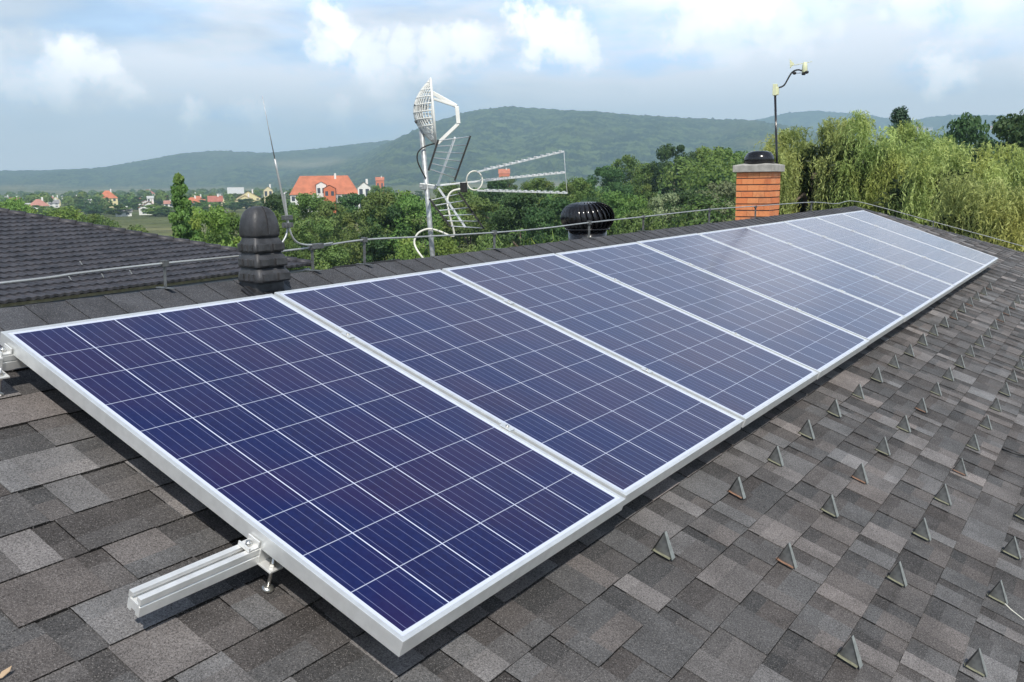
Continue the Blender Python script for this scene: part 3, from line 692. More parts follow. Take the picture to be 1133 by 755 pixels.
# small mast strapped to the chimney with a weather station
def weather():
    X0, Y0, W1, W2, top = CH; D = math.hypot(X0+W2-CAM[0], Y0-CAM[1]); g = lambda x, y, dd=0: Vector(at(x, y, D+dd))
    root = empty('weather_station', g(862, 243)); tag(root, 'weather station with wind vane on a thin black pole behind the chimney', 'weather station')
    b = g(862, 236); b.z = ZR-.12
    to(MB().tube([b, g(857.4, 96)], .0125, 10).obj('pole', m_blackgloss), root)
    q = MB().box(g(857.6, 100)-Vector((.022, .022, .055)), g(857.6, 100)+Vector((.022, .022, .065))).box(g(859.6, 102)-Vector((.02, .02, .03)), g(859.6, 102)+Vector((.02, .02, .05))); to(q.obj('pole_clamp', m_cream, bevel=.004), root)
    arm = smooth([g(859, 97.6), g(864, 96.5), g(868, 94), g(871.5, 88), g(875, 82), g(879, 78.5), g(884, 77.5), g(889, 79)], 4)
    to(MB().tube(arm, .0085, 8).obj('arm', m_blackmatt), root)
    q = MB(); c0 = g(890.2, 80.5); q.lathe([(.026, 0), (.03, .01), (.026, .075), (.020, .10), (.01, .108)], c0, 18); to(q.obj('sensor_body', m_cream), root)
    q = MB(); h = g(889.2, 81); q.lathe([(.02, -.02), (.02, .0)], h, 14)
    hub = g(887, 81)
    for a in (0, 2.1, 4.2):
        d = Vector((math.cos(a), math.sin(a), 0)); q.tube([hub, hub+d*.065], .003, 6); q.lathe([(.004, -.016), (.016, -.012), (.021, 0), (.016, .012), (.004, .016)], hub+d*.075, 12)
    to(q.obj('wind_cups', m_blackmatt), root)
    q = MB(); a, b_ = g(874.6, 73, -.02), g(898.4, 68.4, .02); q.tube([a, b_], .0035, 8); q.tube([g(889.5, 70.5), g(890, 74)], .006, 8)
    t1, t2, t3 = g(873.6, 65.3), g(879, 71), g(874.2, 76); k_ = Vector((.56, -.82, 0)).cross(Vector((0, 0, 1)))*.003
    q.add([t1, t2, t3, t1+k_, t2+k_, t3+k_], [(0, 1, 2), (5, 4, 3), (0, 3, 4, 1), (1, 4, 5, 2), (2, 5, 3, 0)]); to(q.obj('wind_vane', m_cream), root)
weather()

# ------------------------------------------------------------------ antenna mast, grid dish and aerial
DM = 6.0
g6 = lambda x, y, dd=0.: Vector(at(x, y, DM+dd))
root = empty('antenna_mast', g6(479, 292)); root.location.z = -.6; tag(root, 'leaning grey steel antenna mast rising behind the ridge', 'mast')
bm_ = g6(479.5, 292); dn = (bm_-g6(463.5, 112)).normalized()
to(MB().tube([bm_+dn*.75, g6(463.5, 111)], .0165, 12).obj('pole', m_galv), root)
to(MB().box(g6(470, 207)-Vector((.021, .021, .018)), g6(470, 207)+Vector((.021, .021, .018))).bar(g6(464, 205), g6(483, 207.5), .03, .03).obj('clamp', m_galv, bevel=.004), root)
for (x, y) in ((463.5, 116.5), (464, 134.5)):
    to(MB().tube([g6(x-5, y, -.03), g6(x+9, y+1, .04)], .006, 8).box(g6(x, y)-Vector((.02, .02, .012)), g6(x, y)+Vector((.02, .02, .012))).obj('u_bolt', m_galv_dark, bevel=.001), root)
def dish():
    c = g6(478.3, 123.5, .02); top, bot = g6(476.3, 87.5, .02), g6(482.2, 160, .02)
    root = empty('grid_dish', c); tag(root, 'white grid parabolic dish at the top of the antenna mast', 'antenna')
    up = (top-bot).normalized(); Rr = (top-bot).length/2; c = (top+bot)/2
    rt = Vector(RC[:, 0]); fw = Vector(RC[:, 2])
    ax = (rt-up*rt.dot(up)).normalized(); ax = (ax*math.cos(rad(5))+fw*math.sin(rad(5))); ax = (ax-up*ax.dot(up)).normalized()   # opening direction
    sd_ = up.cross(ax).normalized(); dep = .125
    def pt(a, b):        # a, b in -1..1 on the aperture
        return c+up*(a*Rr)+sd_*(b*Rr*.80)-ax*dep*(1-(a*a+b*b))
    q = MB()
    for i_ in range(-10, 11):
        b = i_/10.5; hmax = math.sqrt(max(0, 1-b*b)); q.tube([pt(hmax*t, b) for t in np.linspace(-1, 1, 13)], .0034, 5)
    for i_ in range(-4, 5):
        a = i_/4.6; hmax = math.sqrt(max(0, 1-a*a)); q.tube([pt(a, hmax*t) for t in np.linspace(-1, 1, 13)], .0046, 5)
    to(q.obj('grid_reflector', m_white), root)
    q = MB(); q.tube([pt(math.cos(t), math.sin(t)) for t in np.linspace(0, 2*math.pi, 41)], .009, 8); to(q.obj('rim', m_white), root)
    q = MB(); f1, f2 = g6(505.5, 118, .0), g6(507.3, 137, .0)
    q.bar(g6(478.8, 103, .05), f1, .02, .026).bar(g6(479.8, 109.5, -.06), f1, .014, .016).bar(f1, f2, .026, .026).bar(f2, g6(484.3, 159, .02), .018, .022)
    to(q.obj('feed_arm', m_white, bevel=.003), root)
    q = MB().bar(g6(465, 119), g6(474, 121, .0), .02, .03).bar(g6(465, 136), g6(476, 131, .0), .02, .03); to(q.obj('bracket', m_galv), root)
dish()
def yagi():
    root = empty('tv_aerial', g6(484, 207)); tag(root, 'long triple boom television aerial pointing right from the mast', 'antenna')
    fwv = Vector(RC[:, 2]); fwv.z = 0; fwv.normalize(); rt = Vector(RC[:, 0]); rt.z = 0; rt.normalize()
    side = (fwv*.93+rt*.22).normalized()
    # booms
    booms = [((469, 207), (625.5, 191.2)), ((528, 190.5), (624, 167.8)), ((528, 211), (627.5, 213.8))]
    q = MB()
    for i_, (a, b) in enumerate(booms): q.bar(g6(*a), g6(*b, .25), .011, .011)
    q.tube([g6(624, 167.8, .25), g6(625.5, 191.2, .25), g6(627.5, 213.8, .25)], .002, 6); to(q.obj('boom', m_alu, bevel=.001), root)
    q = MB()
    for (a, b), n_, i0 in ((booms[0], 15, .40), (booms[1], 13, .08), (booms[2], 13, .08)):
        for k_ in range(n_):
            t = i0+(1-i0)*(k_+.5)/n_; x, y = a[0]+(b[0]-a[0])*t, a[1]+(b[1]-a[1])*t; p_ = g6(x, y, .25*t)
            q.tube([p_-side*.075+Vector((0, 0, .008)), p_+side*.075+Vector((0, 0, .008))], .0028, 6)
            q.box(p_-Vector((.006, .006, -.003)), p_+Vector((.006, .006, .012)))
    to(q.obj('director', m_alu), root)
    c = g6(525, 200, .04); q = MB(); q.tube([c+(rt*math.cos(t)*.052+Vector((0, 0, 1))*math.sin(t)*.062+fwv*math.sin(t*2)*.01) for t in np.linspace(0, 2*math.pi, 25)], .0048, 8); to(q.obj('dipole_loop', m_cable), root)
    to(MB().box(g6(513, 207.5)-Vector((.018, .018, .032)), g6(513, 207.5)+Vector((.018, .018, .032))).obj('connection_box', m_blackmatt, bevel=.004), root)
    # corner reflector, upper and lower
    for nm, (A0, A1), (B0, B1), (M0, M1), n_ in (('upper', ((474, 189), (485, 155)), ((503, 200), (520.5, 150.5)), ((484, 206), (503.5, 152)), 5), ('lower', ((475, 220), (498.5, 251)), ((507, 212), (535.5, 253.5)), ((485, 208), (515, 252)), 5)):
        to(MB().bar(g6(*A0, -.25), g6(*A1, -.25), .022, .012).obj('reflector_rail', m_blackmatt), root); to(MB().bar(g6(*B0, .25), g6(*B1, .25), .022, .012).obj('reflector_rail', m_blackmatt), root)
        q = MB(); q.bar(g6(*M0), g6(*M1), .02, .014); to(q.obj('reflector_arm', m_alu, bevel=.001), root)
        q = MB()
        for k_ in range(n_+1):
            t = .06+.92*k_/n_; l = lambda P_, Q_, t=t: (P_[0]+(Q_[0]-P_[0])*t, P_[1]+(Q_[1]-P_[1])*t)
            a_, b_ = l(A0, A1), l(B0, B1); q.tube([g6(*a_, -.26), g6(*b_, .26)], .0034, 6)
        to(q.obj('reflector_rod', m_alu), root)
yagi()
tag(MB().tube(smooth([g6(469, 287, -.1), g6(461, 276, -.06), g6(458.5, 267, -.04), g6(463, 258, -.04), g6(474, 253.5, -.04), g6(486, 256, -.03), g6(500, 261.5, -.03), g6(502.5, 258, -.02), g6(498, 240, -.02), g6(495, 222, 0), g6(500, 212, 0), g6(512, 209, 0)], 8), .0065, 8).obj('aerial_cable', m_cable), 'looping white coaxial cable hanging from the aerial beside the mast', 'cable')
tag(MB().tube(smooth([g6(484, 158.5, -.02), g6(472, 161.5, -.03), g6(463, 168, -.03), g6(462, 178, -.03), g6(467, 190, -.03), g6(471, 197, -.02)], 6), .0045, 8).obj('dish_cable', m_blackmatt), 'thin black cable bowing out from the dish to the mast', 'cable')

# ------------------------------------------------------------------ neighbouring tiled roof
def neighbour():
    E = Vector(atZ(345, 293, -1.9)); E1 = Vector(atZ(0, 336, -1.9)); ex = (E1-E); ex.z = 0; ex.normalize(); ey = Vector((-ex.y, ex.x, 0)); 
    if ey.y < 0: ey = -ey
    m = .2894; hd = Vector((-1, 1, m)); 
    # slope so that the hip climbs m per unit along each axis
    root = empty('neighbouring_house', (E.x-8, E.y+6, -8.5)); tag(root, 'neighbouring house with a dark wavy tiled hipped roof, seen over the ridge at left', 'house')
    hy = hd.dot(ey); hx = hd.dot(ex); tanm = m/hy; kx = hx/hy      # hip moves kx along ex for each unit of ey
    q = MB(); TW, TR = .205, .33; nx = int(15/TW*8)
    ny = 24; vs, idx = [], {}; rows = []
    sl = math.hypot(1, tanm)
    LEN = 16.
    for j in range(27):
        for (f_, hgt) in ((0.0, .030), (.0, .0), (.999, .0)):
            pass
    ylist = []
    for j in range(27): ylist += [(j*TR, .040), (j*TR+.012, .044), (j*TR+TR*.55, .022), ((j+1)*TR-.002, .004)]
    ylist = [(0, -.02)]+ylist
    nx = int(LEN/TW*7); us = np.linspace(0, LEN, nx)
    for (yy, hh) in ylist:
        for u_ in us:
            ph = (u_/TW) % 1; wv = .026*(.5+.5*math.cos(2*math.pi*ph))**1.0
            y2 = yy-.012*(math.cos(2*math.pi*ph)*.5+.5) if hh > .03 else yy
            p_ = E+ex*(u_)+ey*(y2/sl)+Vector((0, 0, tanm*y2/sl+hh+wv)); vs.append((p_.x, p_.y, p_.z))
    fs = []
    for j in range(len(ylist)-1):
        for i_ in range(nx-1):
            u_ = us[i_]; yy = ylist[j][0]/sl
            if u_ > kx*yy-.15 : fs.append((j*nx+i_, j*nx+i_+1, (j+1)*nx+i_+1, (j+1)*nx+i_))
    q.add(vs, fs, 0, False)
    mt = NT('dark engobed roof tile'); c_ = mt.coord(); a = mt.mix(mt.mr(mt.noise(c_, 3, 5, .6), .35, .65), (.028, .027, .032), (.062, .058, .064)); a = mt.mix(mt.mr(mt.noise(c_, 25, 3), .62, .75, 0, .4), a, (.17, .155, .15)); mt.P(Base_Color=a, Roughness=.55)
    to(q.obj('tiled_roof', mt.m), root)
    hpt = E+(ex*kx+ey+Vector((0, 0, tanm)))*8.2
    q = MB(); n_ = 26; st = E+ex*0
    for k_ in range(n_):
        a_ = st+(hpt-st)*(k_/n_); b_ = st+(hpt-st)*((k_+1.12)/n_); q.tube([a_+Vector((0, 0, .035)), b_+Vector((0, 0, .02))], [.10, .085], 8)
    to(q.obj('hip_tiles', mt.m), root)
    # far slopes and ridge
    W8 = 8.2; r0 = hpt; r1 = hpt+ex*9; Eb = E+ey*(2*W8); E1b = E+ex*20; E2b = Eb+ex*20
    q = MB(); dz = Vector((0, 0, -.02)); q.add([E+dz, Eb+dz, hpt+dz], [(0, 1, 2)]); q.add([Eb+dz, E2b+dz, r1+ex*6+dz, hpt+dz], [(0, 1, 2, 3)]); q.add([E+dz, E+ex*20+dz, r1+ex*6+dz, hpt+dz], [(3, 2, 1, 0)])
    to(q.obj('roof_deck', mt.m), root)
    q = MB(); i0 = .5; a_, b_, c2_, d_ = E+ex*i0+ey*i0, E+ex*19+ey*i0, E+ex*19+ey*(2*W8-i0), E+ex*i0+ey*(2*W8-i0); lo = lambda p_: Vector((p_.x, p_.y, -8.7)); hi = lambda p_: Vector((p_.x, p_.y, -1.95))
    q.add([lo(a_), lo(b_), lo(c2_), lo(d_), hi(a_), hi(b_), hi(c2_), hi(d_)], [(0, 1, 5, 4), (1, 2, 6, 5), (2, 3, 7, 6), (3, 0, 4, 7)]); to(q.obj('wall', simple('neighbour render', (.66, .62, .52), .9)), root)
    q = MB(); q.tube([E+ey*.12-Vector((0, 0, .16)), E+ex*17+ey*.12-Vector((0, 0, .16))], .06, 8); to(q.obj('gutter', m_flash), root)
    # a few small snow hooks catching the light
    q = MB()
    for (x, y) in [(91, 296), (79, 313), (115, 310), (146, 306)]:
        d = ray(x, y); n3 = Vector((0, 0, 1))-ey*tanm; s_ = (E-Vector(CAM)).dot(n3)/Vector(d).dot(n3); p_ = Vector(CAM)+Vector(d)*s_
        to(MB().bar(p_+Vector((0, 0, .06)), p_+Vector((0, 0, .15))+ex*.05, .03, .012).obj('snow_hook', m_alu), root)
    
neighbour()

# ================================================================== VEGETATION
def leafmat(name, c1, c2, c3=None, tr=.30):
    q = NT(name); oi = q.n('ShaderNodeObjectInfo').outputs['Random']; pos = q.geo()
    at_ = q.n('ShaderNodeAttribute', attribute_name='leaf').outputs['Fac']
    a = q.mix(at_, c1, c2)
    if c3: a = q.mix(q.mr(q.noise(pos, .55, 3), .50, .70, 0, .8), a, c3)
    hv = q.n('ShaderNodeHueSaturation'); q.set(hv.inputs['Color'], a); q.set(hv.inputs['Hue'], q.mr(oi, 0, 1, .485, .515, 'LINEAR')); q.set(hv.inputs['Value'], q.mr(oi, 0, 1, .82, 1.2, 'LINEAR'))
    a = hv.outputs[0]; q.P(Base_Color=a, Roughness=.55); q.b.inputs['Specular IOR Level'].default_value = .3
    tl = q.n('ShaderNodeBsdfTranslucent'); q.set(tl.inputs['Color'], a); mx = q.n('ShaderNodeMixShader'); mx.inputs[0].default_value = tr
    q.t.links.new(q.b.outputs[0], mx.inputs[1]); q.t.links.new(tl.outputs[0], mx.inputs[2]); q.t.links.new(mx.outputs[0], q.out.inputs['Surface']); return q.m
m_bark = simple('bark', (.13, .10, .075), .9, 0, .3, 6, .5, 30)
LM = dict(
    mid=leafmat('mid green leaves', (0.086, 0.164, 0.037), (0.181, 0.284, 0.069), (0.207, 0.259, 0.061)),
    dark=leafmat('dark green leaves', (0.045, 0.103, 0.037), (0.101, 0.181, 0.055)),
    bright=leafmat('bright green leaves', (0.129, 0.229, 0.043), (0.260, 0.381, 0.084), (0.305, 0.366, 0.076)),
    olive=leafmat('soft green leaves', (0.096, 0.153, 0.043), (0.192, 0.266, 0.073), (0.215, 0.249, 0.068)),
    pale=leafmat('pale grey green leaves', (0.183, 0.229, 0.115), (0.336, 0.381, 0.199)),
    willow=leafmat('willow leaves', (.18, .25, .062), (.50, .57, .20), (.46, .47, .13), .32),
    willowdark=leafmat('shaded willow leaves', (.020, .040, .010), (.045, .070, .020)),  # shade of the crown's hollows is put into this darker leaf colour
    conifer=leafmat('conifer needles', (0.033, 0.073, 0.043), (0.068, 0.122, 0.065), None, .1))
def leafmesh(name, P_, Nn, size, aspect=.6, tone=None, along=None):
    """one four-cornered leaf for each point"""
    n = len(P_); Nn = Nn/np.maximum(np.linalg.norm(Nn, axis=1, keepdims=True), 1e-6)
    if along is None:
        r_ = rng.normal(size=(n, 3)); t = np.cross(Nn, r_)
    else: t = along-Nn*np.sum(along*Nn, axis=1, keepdims=True)
    t /= np.maximum(np.linalg.norm(t, axis=1, keepdims=True), 1e-6); b = np.cross(Nn, t)
    s_ = np.asarray(size).reshape(-1, 1)*np.ones((n, 1)); w = s_*aspect*.5
    V = np.stack([P_-t*s_*.5, P_+b*w-t*s_*.05, P_+t*s_*.5, P_-b*w-t*s_*.05], axis=1).reshape(-1, 3)
    me = bpy.data.meshes.new(name); me.vertices.add(4*n); me.vertices.foreach_set('co', V.ravel())
    me.loops.add(4*n); me.loops.foreach_set('vertex_index', np.arange(4*n, dtype=np.int32))
    me.polygons.add(n); me.polygons.foreach_set('loop_start', np.arange(0, 4*n, 4, dtype=np.int32)); me.polygons.foreach_set('loop_total', np.full(n, 4, dtype=np.int32))
    me.update(calc_edges=True); a = me.attributes.new('leaf', 'FLOAT', 'FACE'); a.data.foreach_set('value', rng.random(n) if tone is None else tone); return me
def crown_points(R_, Hc, nblob, nleaf, shape='round', seed=0):
    """clumps of leaves spread through a crown of radius R_, height Hc, base at z=0"""
    g = np.random.default_rng(seed); P_, Nn, T = [], [], []
    for i_ in range(nblob):
        while True:
            t = g.random(); a = g.random()*2*math.pi
            if shape == 'round': rmax = math.sqrt(max(0, 1-(2*t-1)**2))**.8
            elif shape == 'cone': rmax = (1-t)**.8*1.0+.05
            elif shape == 'column': rmax = min(1, 2.2*(1-t)**.7)*(.75+.25*math.sin(t*9+seed))
            elif shape == 'bush': rmax = math.sqrt(max(0, 1-t**1.7))
            rr = rmax*g.random()**.42
            break
        c = np.array([R_*rr*math.cos(a), R_*rr*math.sin(a), Hc*t]); br = R_*g.uniform(.20, .40)*{'cone': .5, 'column': 1.5}.get(shape, 1)*(1-.35*t)
        k_ = int(nleaf/nblob*(.6+.8*g.random())); d = g.normal(size=(k_, 3)); d /= np.linalg.norm(d, axis=1, keepdims=True)
        rad_ = br*(1-.55*g.random((k_, 1))**2.2)*np.array([1, 1, .72]); p_ = c+d*rad_; P_.append(p_); Nn.append(d*.8+g.normal(size=(k_, 3))*.55+np.array([0, 0, .25])); T.append(np.clip(g.random()*.6+g.random(k_)*.5, 0, 1))
    return np.vstack(P_), np.vstack(Nn), np.concatenate(T)
def trunk_mb(R_, Hc, Ht, r0, seed, nl=7):
    g = random.Random(seed); q = MB(); top = Ht+Hc*.6
    q.tube([(0, 0, 0), (g.uniform(-.1, .1), g.uniform(-.1, .1), Ht*.6), (g.uniform(-.2, .2), 0, Ht+Hc*.2), (0, g.uniform(-.2, .2), top)], [r0, r0*.75, r0*.5, r0*.15], 8)
    for k_ in range(nl):
        a = k_*2.4+g.random(); z = Ht*.85+Hc*(.05+.45*k_/nl); l = R_*g.uniform(.5, .85)
        q.tube([(0, 0, z), (math.cos(a)*l*.5, math.sin(a)*l*.5, z+l*.35), (math.cos(a)*l, math.sin(a)*l, z+l*.55)], [r0*.35, r0*.22, r0*.07], 6)
    return q
VAR = {}
def variant(key, R_, Hc, Ht, nblob, nleaf, size, mat, shape, seed, aspect=.6, r0=None):
    P_, Nn, T = crown_points(R_, Hc, nblob, nleaf, shape, seed); P_[:, 2] += Ht
    me = leafmesh('crown', P_, Nn, size*rng.uniform(.6, 1.3, len(P_)), aspect, T); me.materials.append(LM[mat])
    q = trunk_mb(R_, Hc, Ht, r0 or R_*.09, seed); tm = bpy.data.meshes.new('trunk'); tm.from_pydata(q.v, [], q.f); tm.materials.append(m_bark); tm.update()
    for p_ in tm.polygons: p_.use_smooth = True
    VAR[key] = (me, tm, R_*1.1, Ht+Hc+R_*(.10 if shape == 'cone' else .22))
# unit trees, height about 10 m
for mname in ('mid', 'dark', 'bright', 'olive', 'pale'):
    for s_ in (1, 2):
        variant((mname, 'near', s_), 3.4, 7.6, 2.2, 85, 15000, .26, mname, 'round', s_*17+len(mname))
    variant((mname, 'bush', 1), 2.4, 3.4, .15, 60, 11000, .17, mname, 'bush', 5+len(mname), .55, .09)
    variant((mname, 'far', 1), 3.6, 7.4, 2.0, 48, 3200, .55, mname, 'round', 31+len(mname), .8)
variant(('conifer', 'near', 1), 3.0, 9.2, .8, 260, 20000, .22, 'conifer', 'cone', 4, .35)
variant(('mid', 'column', 1), 2.1, 8.8, .5, 190, 17000, .20, 'mid', 'cone', 8, .6)
def hitbase(x, y):
    d = ray(x, y); lo, hi = 20., 9000.; h = math.hypot(d[0], d[1])
    for s_ in np.concatenate([np.arange(30, 1200, 6), np.arange(1200, 8000, 20)]):
        p_ = CAM+d*s_/h
        if p_[2] <= H(p_[0], p_[1]): return s_, p_
    return None, None
def tree(key, px, top, D, wpx, label, group=None, cat='tree', name='tree', sink=0, wide=1.):
    """tree standing on the ground at distance D (m) whose top is at image height top and crown about wpx wide"""
    me, tm, R_, HH = VAR[key]; P_ = at(px, top, D); gz = float(H(P_[0], P_[1])); h = P_[2]-gz
    sz = h/HH; sx = (wpx/F*D/2)/R_*1.0
    r = empty(name, (P_[0], P_[1], gz-sink), (0, 0, random.uniform(0, 6.28))); r.scale = (sx*wide, sx*wide, sz)
    for nm, m_ in (('crown', me), ('trunk', tm)):
        o = bpy.data.objects.new(nm, m_); COL.objects.link(o); o.parent = r
    tag(r, label, cat, group); return r
TREES = [
 (('mid', 'near', 1), 421, 203, 250, 34, 'far green tree hiding the lower part of the small orange house', 'tree'),
 (('mid', 'near', 2), 559, 193, 230, 34, 'far tree under the small orange roofed house between the booms', 'tree'),
 (('olive', 'near', 1), 366, 218, 72, 60, 'soft green tree below the orange front wing of the big orange roofed building', 'tree'),
 (('mid', 'near', 1), 500, 197, 115, 60, 'green tree behind the middle of the antenna mast reflector', 'tree'),
 (('dark', 'near', 2), 548, 195, 118, 60, 'dark tree behind the upper aerial boom', 'tree'),
 (('mid', 'near', 2), 596, 193, 112, 64, 'green tree behind the tips of the aerial booms', 'tree'),
 # kind, px, top, D, width px, label
 (('mid', 'column', 1), 197, 190, 34, 70, 'slender green tree standing alone above the neighbouring roof ridge', 'slender_tree'),
 (('bright', 'near', 1), 226, 222, 38, 60, 'bright bushy tree just right of the slender tree', 'tree'),
 (('mid', 'near', 2), 250, 229, 44, 60, 'green tree directly behind the black louvred vent', 'tree'),
 (('mid', 'near', 1), 292, 226, 60, 60, 'green tree behind the lightning rod, below the white house', 'tree'),
 (('dark', 'near', 1), 306, 211, 90, 52, 'dark round tree left of the long orange roofed building', 'tree'),
 (('mid', 'near', 2), 338, 209, 85, 46, 'green tree in front of the left wing of the orange roofed building', 'tree'),
 (('dark', 'near', 2), 390, 210, 80, 46, 'dark green tree in front of the middle of the orange roofed building', 'tree'),
 (('olive', 'near', 2), 345, 236, 48, 78, 'yellowish green tree right of the lightning rod feet', 'tree'),
 (('olive', 'near', 1), 420, 206, 66, 70, 'olive brown tinged tree left of the antenna mast', 'tree'),
 (('mid', 'near', 1), 452, 203, 66, 92, 'tall green tree standing right behind the antenna mast', 'tree'),
 (('dark', 'near', 1), 432, 222, 50, 70, 'dark green tree low left of the mast', 'tree'),
 (('olive', 'near', 2), 520, 212, 52, 96, 'large grey green tree behind the lower reflector of the aerial', 'tree'),
 (('dark', 'near', 2), 575, 208, 66, 90, 'dark tree behind the aerial booms', 'tree'),
 (('dark', 'near', 1), 610, 214, 60, 70, 'dark tree just left of the turbine ventilator', 'tree'),
 (('mid', 'near', 2), 640, 192, 92, 62, 'green tree above the turbine ventilator', 'tree'),
 (('dark', 'near', 2), 672, 180, 110, 46, 'dark rounded tree at the left of the tall tree group', 'tree'),
 (('mid', 'near', 1), 694, 166, 135, 40, 'tree with a blunt top left of the round dark tree', 'tree'),
 (('mid', 'near', 2), 718, 176, 120, 42, 'green tree between the blunt tree and the round dark tree', 'tree'),
 (('dark', 'near', 1), 747, 155, 120, 40, 'very dark round topped tree standing highest left of the chimney', 'tree'),
 (('bright', 'near', 1), 783, 158, 125, 50, 'light green tree right of the round dark tree', 'tree'),
 (('mid', 'near', 1), 812, 157, 130, 50, 'green tree whose top ends at the chimney cowl', 'tree'),
 (('bright', 'near', 2), 838, 168, 140, 46, 'pale green tree top behind the chimney cowl', 'tree'),
 (('dark', 'near', 2), 792, 186, 85, 60, 'dark tree behind the pale willow like tree', 'tree'),
 (('pale', 'near', 1), 795, 196, 56, 56, 'pale grey green soft tree directly left of the chimney', 'tree'),
 (('pale', 'near', 2), 741, 209, 54, 36, 'small pale shrubby tree between turbine and chimney', 'tree'),
 (('mid', 'near', 1), 690, 204, 56, 64, 'green tree with rounded crown right of the turbine ventilator', 'tree'),
 (('dark', 'near', 2), 766, 206, 70, 50, 'dark tree in the gap left of the chimney', 'tree'),
 (('olive', 'near', 1), 712, 226, 44, 44, 'olive shrubby tree just above the ridge right of the turbine', 'tree'),
 (('dark', 'near', 1), 655, 214, 74, 50, 'deep green tree crown right behind the turbine ventilator', 'tree'),
 (('conifer', 'near', 1), 997, 116, 62, 112, 'dark pointed conifer rising above the willows', 'conifer'),
 (('dark', 'near', 1), 1075, 118, 70, 60, 'dark tree behind the right willow', 'tree'),
 (('dark', 'near', 2), 1048, 141, 90, 60, 'low dark tree between the conifer and the dark tree at right', 'tree'),
 (('dark', 'near', 2), 1134, 112, 46, 120, 'big dark tree cut by the right picture edge', 'tree'),
 (('mid', 'near', 1), 1112, 172, 60, 50, 'green tree in front of the big dark tree at the right edge', 'tree'),
]
for key, px, top, D, w, lab, nm in TREES:
    if D < 60: D *= 1.3
    z = at(px, top, D)[2]+9; w = max(w, (.21 if 'column' in key else (.58 if px < 1000 else .42) if key[0] != 'conifer' else .36)*z/D*F)
    tree(key, px, top, D, w, lab, name=nm)
BUSH = [(('bright', 'bush', 1), 492, 256, 30, 52, 'bright green bush below the aerial behind the ridge'),
        (('bright', 'bush', 1), 356, 262, 34, 60, 'yellow green bush under the lightning rod foot'),
        (('olive', 'bush', 1), 404, 252, 36, 70, 'olive bush behind the conductor, left of the mast'),
        (('bright', 'bush', 1), 450, 258, 30, 60, 'bright bush at the foot of the antenna mast'),
        (('olive', 'bush', 1), 540, 250, 32, 60, 'grey green bush left of the tall grass'),
        (('mid', 'bush', 1), 322, 262, 40, 46, 'green bush right of the louvred vent'),
        (('bright', 'bush', 1), 12, 216, 70, 52, 'yellow green bush over the left end of the neighbouring roof'),
        (('bright', 'bush', 1), 70, 226, 66, 62, 'bright bush peeping over the neighbouring roof at left'),
        (('mid', 'bush', 1), 104, 232, 60, 50, 'low green bush left of the slender tree'),
        (('olive', 'bush', 1), 150, 244, 44, 60, 'pale bush beside the slender tree over the roof hip'),
        (('mid', 'bush', 1), 745, 240, 40, 50, 'green bush low between turbine and chimney'),
        (('olive', 'bush', 1), 672, 240, 40, 60, 'bush directly right of the turbine ventilator')]
for key, px, top, D, w, lab in BUSH:
    D *= 1.9; w *= 1.45; tree(key, px, top, D, w, lab, cat='bush', name='bush')
# tall grass or reed clump beside the turbine
def reeds():
    P_, Nn, Al = [], [], []
    base = at(598, 262, 24); gz = -5.2
    for i_ in range(520):
        x, y = rng.normal(0, .55), rng.normal(0, .55); h = rng.uniform(.6, 1)*(1.4+3.0*math.exp(-(x*x+y*y))) ; lean = rng.normal(0, .13, 2)
        for t in np.linspace(.1, 1, 12):
            P_.append((base[0]+x+lean[0]*h*t*t, base[1]+y+lean[1]*h*t*t, gz+h*t)); Al.append((lean[0]*t+rng.normal(0, .12), lean[1]*t+rng.normal(0, .12), 1)); Nn.append(rng.normal(size=3))
    me = leafmesh('reed', np.array(P_), np.array(Nn), .42, .075, None, np.array(Al)); me.materials.append(LM['bright'])
    r = empty('reed_clump', (base[0], base[1], gz)); o = bpy.data.objects.new('blades', me); COL.objects.link(o); to(o, r)
    q = MB()
    for i_ in range(14):
        a, b = rng.normal(0, .4, 2); q.tube([(base[0]+a, base[1]+b, -8.5), (base[0]+a, base[1]+b, gz+2)], .02, 5)
    to(q.obj('stalks', m_bark), r); tag(r, 'tall upright yellow green reed clump left of the turbine ventilator', 'reeds')
reeds()
